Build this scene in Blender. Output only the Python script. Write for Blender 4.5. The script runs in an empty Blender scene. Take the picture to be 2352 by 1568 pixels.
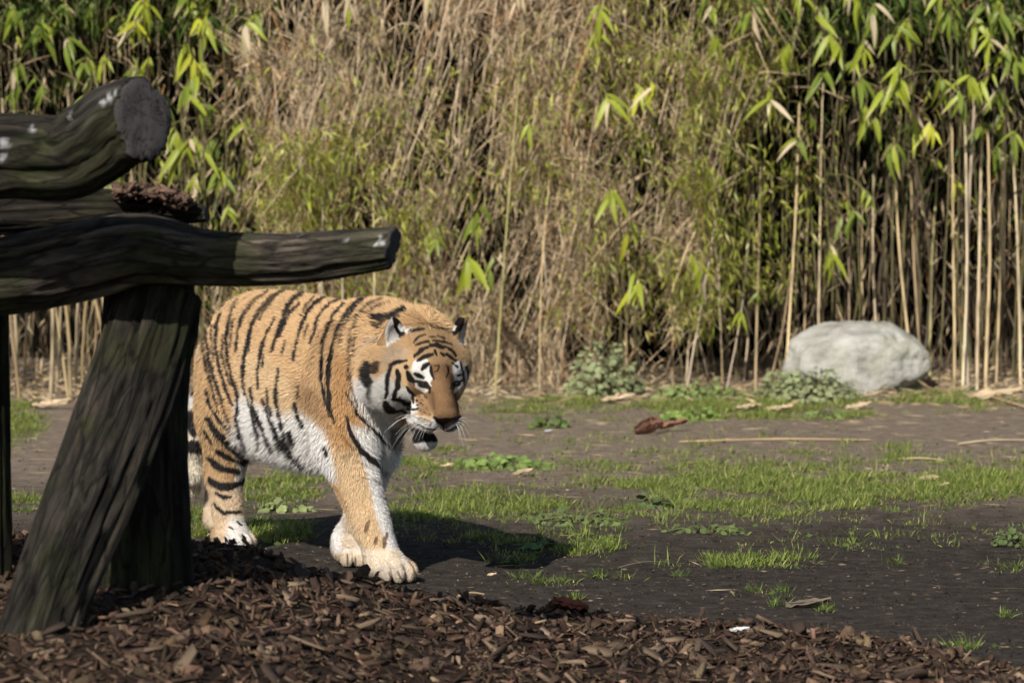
import bpy, math, random
import numpy as np
from mathutils import Vector, Matrix

# ------------------------------------------------------------------ camera, sky, sun, exposure
scene = bpy.context.scene
COL = scene.collection
FPX = 8280.0                      # focal length in pixels of the 2352 x 1568 view used for measuring
CU, CV, CAMH = 1176.0, 784.0, 1.5
PITCH = math.atan(484.0 / FPX)

cam_data = bpy.data.cameras.new("camera")
cam = bpy.data.objects.new("camera", cam_data)
COL.objects.link(cam)
scene.camera = cam
cam.location = (0, 0, CAMH)
cam.rotation_euler = (math.pi / 2 - PITCH, 0, 0)
cam_data.sensor_width = 36.0
cam_data.lens = FPX / 2352.0 * 36.0
cam_data.clip_start = 0.1
cam_data.clip_end = 2000
cam_data.dof.use_dof = True
cam_data.dof.focus_distance = 12.0
cam_data.dof.aperture_fstop = 5.0

SUN_EL, SUN_AZ = math.radians(37), math.radians(22)     # behind the camera, 22 degrees to its left
world = bpy.data.worlds.new("World")
scene.world = world
world.use_nodes = True
wn = world.node_tree
bg = wn.nodes["Background"]
sky = wn.nodes.new("ShaderNodeTexSky")
sky.sky_type = 'NISHITA'
sky.sun_disc = False
sky.sun_elevation = SUN_EL
sky.sun_rotation = math.pi + SUN_AZ
wn.links.new(sky.outputs[0], bg.inputs[0])
bg.inputs[1].default_value = 0.075

sun_data = bpy.data.lights.new("sun", 'SUN')
sun_data.energy = 4.6
sun_data.angle = math.radians(0.53)
sun_data.color = (1.0, 0.94, 0.86)
sun = bpy.data.objects.new("sun", sun_data)
COL.objects.link(sun)
# travel direction of the light: away from the camera, to the right, down
sd = Vector((math.sin(SUN_AZ) * math.cos(SUN_EL), math.cos(SUN_AZ) * math.cos(SUN_EL), -math.sin(SUN_EL)))
sun.rotation_euler = sd.to_track_quat('-Z', 'Y').to_euler()
sun.location = (-4, -6, 8)

scene.view_settings.view_transform = 'Standard'
scene.view_settings.look = 'None'
scene.view_settings.exposure = 0.15
scene.view_settings.gamma = 1.0
scene.view_settings.use_curve_mapping = False
scene.render.engine = 'CYCLES'
scene.cycles.max_bounces = 6
scene.cycles.diffuse_bounces = 3
scene.cycles.transparent_max_bounces = 4

# ------------------------------------------------------------------ pixel <-> place
CP, SP = math.cos(PITCH), math.sin(PITCH)
def rays(u, v):
    u = np.asarray(u, float); v = np.asarray(v, float)
    a = (u - CU) / FPX; b = (v - CV) / FPX
    return np.stack([a, CP - b * SP, -SP - b * CP], -1)
def at(u, v, y):                  # point seen at pixel (u, v) that lies at world depth y
    d = rays(u, v)
    t = np.asarray(y, float) / d[..., 1]
    return d * t[..., None] + np.array([0, 0, CAMH])
def ground_at(u, v, z=0.0):       # point of the ground seen at pixel (u, v)
    d = rays(u, v)
    t = (z - CAMH) / d[..., 2]
    return d * t[..., None] + np.array([0, 0, CAMH])
def proj(p):
    q = p - np.array([0, 0, CAMH])
    dep = q[:, 1] * CP - q[:, 2] * SP
    up = q[:, 1] * SP + q[:, 2] * CP
    return CU + FPX * q[:, 0] / dep, CV - FPX * up / dep

# ------------------------------------------------------------------ helpers
rng = np.random.default_rng(7)
def vnoise(p, scale=1.0, seed=0):
    """smooth value noise in [-1, 1] for points (n, 3)"""
    p = np.asarray(p, float) * scale + seed * 17.31
    i = np.floor(p).astype(np.int64); f = p - i
    f = f * f * (3 - 2 * f)
    def h(a, b, c):
        n = (a * 374761393 + b * 668265263 + c * 2147483647 + seed * 974711) & 0xFFFFFFFF
        n = ((n ^ (n >> 13)) * 1274126177) & 0xFFFFFFFF
        n = (n ^ (n >> 16)) & 0xFFFF
        return n / 32767.5 - 1.0
    x, y, z = i[:, 0], i[:, 1], i[:, 2]
    fx, fy, fz = f[:, 0], f[:, 1], f[:, 2]
    r = 0
    for dx in (0, 1):
        for dy in (0, 1):
            for dz in (0, 1):
                w = (fx if dx else 1 - fx) * (fy if dy else 1 - fy) * (fz if dz else 1 - fz)
                r = r + w * h(x + dx, y + dy, z + dz)
    return r
def fbm(p, scale=1.0, seed=0, o=3):
    r = 0; a = 1.0; s = 0
    for k in range(o):
        r = r + a * vnoise(p, scale * 2 ** k, seed + k * 5); s += a; a *= .5
    return r / s
def nrm(v):
    return v / np.maximum(np.linalg.norm(v, axis=-1, keepdims=True), 1e-9)
def sstep(a, b, x):
    t = np.clip((x - a) / (b - a), 0, 1)
    return t * t * (3 - 2 * t)

def make_mesh(name, verts, faces, cols=None, mat=None, smooth=False):
    """faces: (n, k) int array or list of such arrays"""
    if not isinstance(faces, (list, tuple)):
        faces = [faces]
    faces = [np.asarray(f, np.int32) for f in faces if len(f)]
    verts = np.asarray(verts, np.float32)
    me = bpy.data.meshes.new(name)
    me.vertices.add(len(verts))
    me.vertices.foreach_set("co", verts.ravel())
    nl = sum(f.size for f in faces)
    me.loops.add(nl)
    me.loops.foreach_set("vertex_index", np.concatenate([f.ravel() for f in faces]))
    nf = sum(len(f) for f in faces)
    me.polygons.add(nf)
    tot = np.concatenate([np.full(len(f), f.shape[1], np.int32) for f in faces])
    st = np.concatenate([[0], np.cumsum(tot)[:-1]]).astype(np.int32)
    me.polygons.foreach_set("loop_start", st)
    if smooth:
        me.polygons.foreach_set("use_smooth", np.ones(nf, bool))
    if cols is not None:
        ca = me.color_attributes.new("Col", 'FLOAT_COLOR', 'POINT')
        c4 = np.ones((len(verts), 4), np.float32); c4[:, :3] = cols
        ca.data.foreach_set("color", c4.ravel())
    if mat:
        me.materials.append(mat)
    me.update(calc_edges=True)
    me.validate()
    return me
def add_obj(name, me, parent=None, loc=None, **props):
    o = bpy.data.objects.new(name, me)
    COL.objects.link(o)
    if parent is not None:
        o.parent = parent
    if loc is not None:
        o.location = loc
    for k, v in props.items():
        o[k] = v
    return o
def empty(name, loc, label, category, group=None):
    o = bpy.data.objects.new(name, None)
    o.empty_display_size = 0.1
    COL.objects.link(o)
    o.location = loc
    o["label"] = label; o["category"] = category
    if group:
        o["group"] = group
    return o

# ------------------------------------------------------------------ materials
def mat_new(name, rough=0.8, spec=0.3):
    m = bpy.data.materials.new(name)
    m.use_nodes = True
    b = m.node_tree.nodes["Principled BSDF"]
    b.inputs["Roughness"].default_value = rough
    b.inputs["Specular IOR Level"].default_value = spec
    return m, m.node_tree, b
def mat_attr(name, rough=0.8, spec=0.25, trans=0.0, noise=0.0, nscale=40, bump=0.0):
    """base colour from the mesh's own colours"""
    m, nt, b = mat_new(name, rough, spec)
    a = nt.nodes.new("ShaderNodeVertexColor"); a.layer_name = "Col"
    col = a.outputs[0]
    if noise or bump:
        tc = nt.nodes.new("ShaderNodeTexCoord")
        nz = nt.nodes.new("ShaderNodeTexNoise")
        nz.inputs["Scale"].default_value = nscale; nz.inputs["Detail"].default_value = 6
        nt.links.new(tc.outputs["Object"], nz.inputs["Vector"])
    if noise:
        mr = nt.nodes.new("ShaderNodeMapRange")
        mr.inputs[1].default_value = .25; mr.inputs[2].default_value = .75
        mr.inputs[3].default_value = 1 - noise; mr.inputs[4].default_value = 1 + noise
        nt.links.new(nz.outputs["Fac"], mr.inputs[0])
        mx = nt.nodes.new("ShaderNodeMix"); mx.data_type = 'RGBA'; mx.blend_type = 'MULTIPLY'
        mx.inputs[0].default_value = 1
        nt.links.new(col, mx.inputs[6]); nt.links.new(mr.outputs[0], mx.inputs[7])
        col = mx.outputs[2]
    nt.links.new(col, b.inputs["Base Color"])
    if bump:
        bp = nt.nodes.new("ShaderNodeBump"); bp.inputs["Strength"].default_value = bump
        bp.inputs["Distance"].default_value = 0.01
        nt.links.new(nz.outputs["Fac"], bp.inputs["Height"])
        nt.links.new(bp.outputs[0], b.inputs["Normal"])
    if trans:
        t = nt.nodes.new("ShaderNodeBsdfTranslucent")
        nt.links.new(col, t.inputs[0])
        ms = nt.nodes.new("ShaderNodeMixShader"); ms.inputs[0].default_value = trans
        out = nt.nodes["Material Output"]
        nt.links.new(b.outputs[0], ms.inputs[1]); nt.links.new(t.outputs[0], ms.inputs[2])
        nt.links.new(ms.outputs[0], out.inputs[0])
    return m
# ================================================================== ground, mulch mound, boulder
def grid_axis(lo, hi, step, far):
    a = np.arange(lo, hi + 1e-6, step)
    g = []
    d = step
    while (g[-1] if g else 0) < far:
        d *= 1.6
        g.append((g[-1] if g else 0) + d)
    g = np.array(g)
    return np.concatenate([lo - g[::-1], a, hi + g])
def ground_z(x, y):
    p = np.stack([x, y, np.zeros_like(x)], -1).reshape(-1, 3)
    z = .013 * fbm(p, 1.3, 40, 4) + .010 * fbm(p, 6, 44, 4) - .006
    z = z.reshape(np.shape(x))
    paw = np.minimum(np.hypot(x + .41, y - 12.0), np.hypot(x + .6, y - 12.4))
    z = z * sstep(.05, .35, paw) - .002
    return z + .10 * sstep(20.0, 23.0, y)
def sheet(name, xs, ys, zf, mat):
    X, Y = np.meshgrid(xs, ys, indexing='ij')
    V = np.stack([X, Y, zf(X, Y)], -1).reshape(-1, 3)
    nx, ny = len(xs), len(ys)
    i, j = np.meshgrid(np.arange(nx - 1), np.arange(ny - 1), indexing='ij')
    a = (i * ny + j).ravel()
    Q = np.stack([a, a + ny, a + ny + 1, a + 1], 1)
    return make_mesh(name, V, Q, None, mat, True)

def nodes_noise(nt, scale, detail=8, rough=.6, vec=None):
    n = nt.nodes.new("ShaderNodeTexNoise")
    n.inputs["Scale"].default_value = scale; n.inputs["Detail"].default_value = detail; n.inputs["Roughness"].default_value = rough
    if vec is not None:
        nt.links.new(vec, n.inputs["Vector"])
    return n
def ramp(nt, fac, stops):
    r = nt.nodes.new("ShaderNodeValToRGB")
    el = r.color_ramp.elements
    while len(el) < len(stops):
        el.new(.5)
    for e, (p, c) in zip(el, stops):
        e.position = p; e.color = (*c, 1) if len(c) == 3 else c
    nt.links.new(fac, r.inputs[0])
    return r
def mixc(nt, fac, a, b, mode='MIX'):
    m = nt.nodes.new("ShaderNodeMix"); m.data_type = 'RGBA'; m.blend_type = mode
    for sock, val in ((m.inputs[0], fac), (m.inputs[6], a), (m.inputs[7], b)):
        if isinstance(val, (int, float)):
            sock.default_value = val
        elif isinstance(val, tuple):
            sock.default_value = (*val, 1)
        else:
            nt.links.new(val, sock)
    return m.outputs[2]

soil, nt, pb = mat_new("soil", .95, .12)
tc = nt.nodes.new("ShaderNodeTexCoord"); ov = tc.outputs["Object"]
n1 = nodes_noise(nt, 1.1, 6, .6, ov); n2 = nodes_noise(nt, 14, 10, .7, ov); n3 = nodes_noise(nt, 90, 6, .75, ov)
sep = nt.nodes.new("ShaderNodeSeparateXYZ"); nt.links.new(ov, sep.inputs[0])
# trodden damp soil near the mulch, dry dusty path towards the bamboo
wob = nt.nodes.new("ShaderNodeMath"); wob.operation = 'MULTIPLY_ADD'
nt.links.new(n1.outputs["Fac"], wob.inputs[0]); wob.inputs[1].default_value = 3.2; nt.links.new(sep.outputs[1], wob.inputs[2])
dry = nt.nodes.new("ShaderNodeMapRange"); dry.interpolation_type = 'SMOOTHSTEP'
dry.inputs[1].default_value = 14.2; dry.inputs[2].default_value = 18.2
nt.links.new(wob.outputs[0], dry.inputs[0])
damp = ramp(nt, n2.outputs["Fac"], [(.34, (.042, .035, .029)), (.52, (.082, .068, .056)), (.68, (.135, .112, .092))])
dusty = ramp(nt, n2.outputs["Fac"], [(.32, (.20, .152, .112)), (.52, (.35, .278, .21)), (.70, (.46, .375, .295))])
base = mixc(nt, dry.outputs[0], damp.outputs[0], dusty.outputs[0])
fine = ramp(nt, n3.outputs["Fac"], [(.35, (.72, .72, .72)), (.62, (1.18, 1.16, 1.14))])
base = mixc(nt, 1.0, base, fine.outputs[0], 'MULTIPLY')
nt.links.new(base, pb.inputs["Base Color"])
bp = nt.nodes.new("ShaderNodeBump"); bp.inputs["Strength"].default_value = .9; bp.inputs["Distance"].default_value = .03
hm_ = nt.nodes.new("ShaderNodeMath"); hm_.operation = 'ADD'
nt.links.new(n2.outputs["Fac"], hm_.inputs[0]); nt.links.new(n3.outputs["Fac"], hm_.inputs[1])
nt.links.new(hm_.outputs[0], bp.inputs["Height"]); nt.links.new(bp.outputs[0], pb.inputs["Normal"])

gx, gy = grid_axis(-5.5, 5.5, .05, 400), grid_axis(6.0, 23.5, .06, 400)
ground = add_obj("ground", sheet("ground", gx, gy, ground_z, soil), kind="structure")

# ---- mulch mound
RU = np.array([-700, -200, 300, 440, 500, 565, 640, 740, 940, 1100, 1200, 1450, 1700, 1900, 2100, 2250, 2500, 3000.])
RV = np.array([1222, 1228, 1231, 1231, 1232, 1239, 1265, 1298, 1346, 1376, 1390, 1404, 1424, 1444, 1466, 1508, 1580, 1660.])
RY = np.array([10.0, 10.0, 10.0, 10.05, 10.05, 10.1, 10.2, 10.3, 10.5, 10.6, 10.65, 10.7, 10.6, 10.45, 10.25, 9.95, 9.5, 9.0])
RP = at(RU, RV, RY)
def mound_z(x, y):
    yr = np.interp(x, RP[:, 0], RY); zr = np.interp(x, RP[:, 0], RP[:, 2]) - .012
    d = yr - y
    z = np.where(d > 0, zr * (1 - .27 * np.minimum(d, 1.7)), zr - .55 * (-d) - .25 * np.minimum(-d, .3))
    p = np.stack([x, y, np.zeros_like(x)], -1).reshape(-1, 3)
    z = z + (.018 * fbm(p, 2.2, 50) + .010 * fbm(p, 9, 51)).reshape(np.shape(x)) * sstep(-.35, .2, d + .25)
    return np.maximum(z, -.04)
mulch_mat, nt, pb = mat_new("mulch_soil", .95, .1)
tc = nt.nodes.new("ShaderNodeTexCoord")
n2 = nodes_noise(nt, 30, 10, .7, tc.outputs["Object"])
rp = ramp(nt, n2.outputs["Fac"], [(.3, (.016, .011, .008)), (.6, (.045, .030, .021)), (.8, (.09, .06, .04))])
nt.links.new(rp.outputs[0], pb.inputs["Base Color"])
bp = nt.nodes.new("ShaderNodeBump"); bp.inputs["Strength"].default_value = 1; bp.inputs["Distance"].default_value = .02
nt.links.new(n2.outputs["Fac"], bp.inputs["Height"]); nt.links.new(bp.outputs[0], pb.inputs["Normal"])
mound = add_obj("mulch_mound", sheet("mulch_mound", np.arange(-3.2, 3.2, .05), np.arange(4.0, 11.6, .05), mound_z, mulch_mat), kind="structure")

chip_mat = mat_attr("wood_chip", .85, .15, noise=.35, nscale=60, bump=.5)
def chip_shape(k):
    """flakes, splinters and chunks of bark"""
    r = np.random.default_rng(900 + k)
    n = 7; kind = k % 3
    a = np.arange(n) * 2 * np.pi / n + r.normal(0, .22, n); a.sort()
    asp = (r.uniform(.34, .5), r.uniform(.12, .2), r.uniform(.22, .32))[kind]
    sq = lambda q_: np.sign(q_) * np.abs(q_) ** .45
    o = np.stack([sq(np.cos(a)) * r.uniform(.78, 1.15, n), sq(np.sin(a)) * asp * r.uniform(.8, 1.15, n)], 1)
    o[:, 0] += o[:, 1] * r.uniform(-.5, .5)
    th = (r.uniform(.04, .08), r.uniform(.06, .1), r.uniform(.09, .16))[kind]
    bend = r.uniform(-.22, .22); tw = r.uniform(-.3, .3)
    zc = bend * o[:, 0] ** 2 + tw * o[:, 0] * o[:, 1]
    zt = th + zc + r.normal(0, .03, n); zb = -th + zc + r.normal(0, .03, n)
    V = np.concatenate([np.c_[o, zt], np.c_[o * r.uniform(.9, 1.08, (n, 1)), zb]])
    T = [(0, i, i + 1) for i in range(1, n - 1)] + [(n, n + i + 1, n + i) for i in range(1, n - 1)]
    for i in range(n):
        j = (i + 1) % n
        T += [(i, n + i, n + j), (i, n + j, j)]
    return V, np.array(T)
CHIPS = [chip_shape(k) for k in range(14)]
def chip_cols(n):
    t = rng.random(n)[:, None]
    c = np.where(t < .40, (.042, .026, .018), np.where(t < .80, (.082, .052, .035), np.where(t < .955, (.140, .092, .060), (.25, .17, .11))))
    return c * rng.uniform(.7, 1.35, (n, 1)) * (1 + rng.normal(0, .05, (n, 3)))
def rand_rot(n, nrmals, tilt):
    z = nrm(nrmals + rng.normal(0, tilt, (n, 3)))
    x = nrm(np.cross(z, rng.normal(0, 1, (n, 3))))
    return np.stack([x, np.cross(z, x), z], 2)
def scatter_chips(n, x0, x1, y0, smin_, smax_, tilt):
    x = rng.uniform(x0, x1, n * 3); yr = np.interp(x, RP[:, 0], RY)
    y = y0 + (yr + .25 - y0) * rng.random(n * 3) ** .85
    z = mound_z(x, y)
    ok = np.nonzero((z > -.03) | (rng.random(n * 3) < .1))[0][:n]
    x, y, z = x[ok], y[ok], z[ok]
    e = .03
    N = nrm(np.stack([-(mound_z(x + e, y) - z) / e, -(mound_z(x, y + e) - z) / e, np.ones_like(x)], 1))
    n = len(x)
    return np.stack([x, y, np.maximum(z, ground_z(x, y)) + rng.uniform(.0, .012, n)], 1), rand_rot(n, N, tilt), rng.uniform(smin_, smax_, n) * rng.choice([.6, 1, 1, 1.35], n)
P_, R_, S_ = scatter_chips(21000, -2.3, 2.1, 7.0, .007, .030, .55)
kk = rng.integers(0, len(CHIPS), len(P_)); cc = chip_cols(len(P_))
VV, FF, CC = [], [], []; off = 0
for k in range(len(CHIPS)):
    m = np.nonzero(kk == k)[0]
    v, t = CHIPS[k]
    w = np.einsum('nij,vj->nvi', R_[m], v) * S_[m][:, None, None] + P_[m][:, None]
    VV.append(w.reshape(-1, 3)); CC.append(np.repeat(cc[m], len(v), 0))
    FF.append((t[None] + (np.arange(len(m)) * len(v))[:, None, None]).reshape(-1, 3) + off); off += len(m) * len(v)
add_obj("wood_chips", make_mesh("wood_chips", np.concatenate(VV), np.concatenate(FF), np.concatenate(CC), chip_mat), mound, kind="stuff")
# the larger chips, one by one
CM = []
for k in range(14):
    for q in range(3):
        c = np.array([(.06, .042, .032), (.11, .078, .055), (.23, .165, .11)][q]) * rng.uniform(.7, 1.3)
        v, t = CHIPS[k]
        CM.append(make_mesh("wood_chip", v, t, np.clip(np.tile(c, (len(v), 1)), 0, .4), chip_mat))
P_, R_, S_ = scatter_chips(260, -1.75, 1.7, 7.7, .030, .046, .35)
for i in range(len(P_)):
    o = add_obj("wood_chip", CM[rng.integers(0, len(CM))], mound)
    M = Matrix(R_[i].tolist()).to_4x4(); M.translation = Vector(P_[i] + (0, 0, .010))
    o.matrix_local = M @ Matrix.Scale(float(S_[i]), 4)

def uv_sphere(r, nu=24, nv=14):
    a = np.linspace(0, 2 * np.pi, nu, endpoint=False); b = np.linspace(0, np.pi, nv + 1)
    V = np.array([[math.sin(t) * math.cos(s), math.sin(t) * math.sin(s), math.cos(t)] for t in b for s in a]) * r
    Q = [(i * nu + j, (i + 1) * nu + j, (i + 1) * nu + (j + 1) % nu, i * nu + (j + 1) % nu) for i in range(nv) for j in range(nu)]
    return V, np.array(Q)
# ---- boulder
def boulder_mesh():
    V, Q = uv_sphere(1.0, 120, 64)
    r = np.random.default_rng(5)
    pl = [((-.14, -.18, 1), .76), ((-.62, -.2, .8), .80), ((.62, -.15, .75), .93), ((1, 0, .08), .93), ((-1, -.15, .2), .96), ((-.1, -1, .10), .82), ((-.35, -.7, .75), .86),
          ((.5, -1, .05), .88), ((-.6, -1, .2), .90), ((.2, 1, .2), .9), ((.75, -.4, -.75), .80), ((-.7, -.5, -.8), .95), ((.2, -.7, .8), .86)]
    inv = np.zeros(len(V))
    for n, d in pl:
        c = np.maximum(V @ nrm(np.array(n, float)), 1e-3) / d
        inv = inv + c ** 48
    inv = inv + .83 ** 48
    R = inv ** (-1 / 48)
    W = V * R[:, None]
    W = W * (1 + .05 * fbm(W, 2.2, 60, 4) - .05 * np.exp(-(fbm(W, 3.1, 64, 3) / .05) ** 2) + .02 * fbm(W, 9, 61, 3))[:, None]
    W = W * np.array([.405, .31, .265])
    return W, Q
stone, nt, pb = mat_new("boulder_stone", .9, .2)
tc = nt.nodes.new("ShaderNodeTexCoord"); ov = tc.outputs["Object"]
a1 = nodes_noise(nt, 5, 8, .65, ov); a2 = nodes_noise(nt, 26, 8, .7, ov); a3 = nodes_noise(nt, 3.2, 4, .5, ov)
c = ramp(nt, a1.outputs["Fac"], [(.32, (.27, .26, .215)), (.50, (.47, .46, .41)), (.66, (.64, .63, .59))])
moss = ramp(nt, a3.outputs["Fac"], [(.50, (0, 0, 0)), (.72, (.7, .7, .7))])
c = mixc(nt, moss.outputs[0], c.outputs[0], (.27, .27, .14))
lich = ramp(nt, a2.outputs["Fac"], [(.62, (0, 0, 0)), (.70, (1, 1, 1))])
c = mixc(nt, lich.outputs[0], c, (.62, .62, .60))
nt.links.new(c, pb.inputs["Base Color"])
bp = nt.nodes.new("ShaderNodeBump"); bp.inputs["Strength"].default_value = 1.0; bp.inputs["Distance"].default_value = .02
nt.links.new(a2.outputs["Fac"], bp.inputs["Height"]); nt.links.new(bp.outputs[0], pb.inputs["Normal"])
bv, bq = boulder_mesh()
bc = at(1980, 836, 20.75)
boulder = add_obj("boulder", make_mesh("boulder", bv, bq, None, stone, True), None, tuple(bc),
                  label="pale grey boulder with greenish stains lying in front of the bamboo stems", category="boulder")
boulder.rotation_euler = (0, math.radians(4), math.radians(8))
# ================================================================== weathered logs of the climbing pile
wood_mat, nt, pb = mat_new("weathered_wood", .9, .18)
va = nt.nodes.new("ShaderNodeVertexColor"); va.layer_name = "Col"
ga = nt.nodes.new("ShaderNodeAttribute"); ga.attribute_name = "grain"        # runs along each log
g1 = nodes_noise(nt, 70, 9, .72, ga.outputs["Vector"]); g2 = nodes_noise(nt, 22, 6, .65, ga.outputs["Vector"])
vo = nt.nodes.new("ShaderNodeTexVoronoi"); vo.feature = 'DISTANCE_TO_EDGE'; vo.inputs["Scale"].default_value = 26
wmix = nt.nodes.new("ShaderNodeMix"); wmix.data_type = 'VECTOR'; wmix.inputs[0].default_value = .04
nt.links.new(ga.outputs["Vector"], wmix.inputs[4]); nt.links.new(g2.outputs["Color"], wmix.inputs[5]); nt.links.new(wmix.outputs[1], vo.inputs["Vector"])
r1 = ramp(nt, g1.outputs["Fac"], [(.34, (.50, .50, .50)), (.52, (1.0, 1.0, 1.0)), (.70, (1.7, 1.65, 1.55))])
r2 = ramp(nt, g2.outputs["Fac"], [(.36, (.50, .52, .46)), (.55, (1, 1, 1)), (.70, (1.7, 1.55, 1.4))])
r3 = ramp(nt, vo.outputs["Distance"], [(.0, (.25, .25, .25)), (.07, (1, 1, 1))])
wc = mixc(nt, 1.0, va.outputs[0], r1.outputs[0], 'MULTIPLY'); wc = mixc(nt, 1.0, wc, r2.outputs[0], 'MULTIPLY'); wc = mixc(nt, .8, wc, r3.outputs[0], 'MULTIPLY')
nt.links.new(wc, pb.inputs["Base Color"])
ha = nt.nodes.new("ShaderNodeMath"); ha.operation = 'MULTIPLY_ADD'; ha.inputs[1].default_value = .5
nt.links.new(r3.outputs[0], ha.inputs[0]); nt.links.new(g1.outputs["Fac"], ha.inputs[2])
bp = nt.nodes.new("ShaderNodeBump"); bp.inputs["Strength"].default_value = 1.0; bp.inputs["Distance"].default_value = .012
nt.links.new(ha.outputs[0], bp.inputs["Height"]); nt.links.new(bp.outputs[0], pb.inputs["Normal"])
end_mat, nt, pb = mat_new("cut_end_wood", .9, .15)
tc = nt.nodes.new("ShaderNodeTexCoord")
wv = nt.nodes.new("ShaderNodeTexNoise"); wv.inputs["Scale"].default_value = 26; wv.inputs["Detail"].default_value = 7
nt.links.new(tc.outputs["Object"], wv.inputs["Vector"])
ea = nt.nodes.new("ShaderNodeAttribute"); ea.attribute_name = "ring"
sx = nt.nodes.new("ShaderNodeSeparateXYZ"); nt.links.new(ea.outputs["Vector"], sx.inputs[0])
rn = nt.nodes.new("ShaderNodeTexNoise"); rn.inputs["Scale"].default_value = 9; nt.links.new(ea.outputs["Vector"], rn.inputs["Vector"])
ml = nt.nodes.new("ShaderNodeMath"); ml.operation = 'MULTIPLY_ADD'; ml.inputs[1].default_value = 1.2
nt.links.new(rn.outputs["Fac"], ml.inputs[0]); nt.links.new(wv.outputs["Fac"], ml.inputs[2])
rp = ramp(nt, ml.outputs[0], [(.55, (.016, .014, .013)), (.95, (.026, .023, .021)), (1.0, (.062, .057, .055))])
nt.links.new(rp.outputs[0], pb.inputs["Base Color"])
bp = nt.nodes.new("ShaderNodeBump"); bp.inputs["Strength"].default_value = .6; bp.inputs["Distance"].default_value = .01
nt.links.new(wv.outputs["Fac"], bp.inputs["Height"]); nt.links.new(bp.outputs[0], pb.inputs["Normal"])

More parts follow.
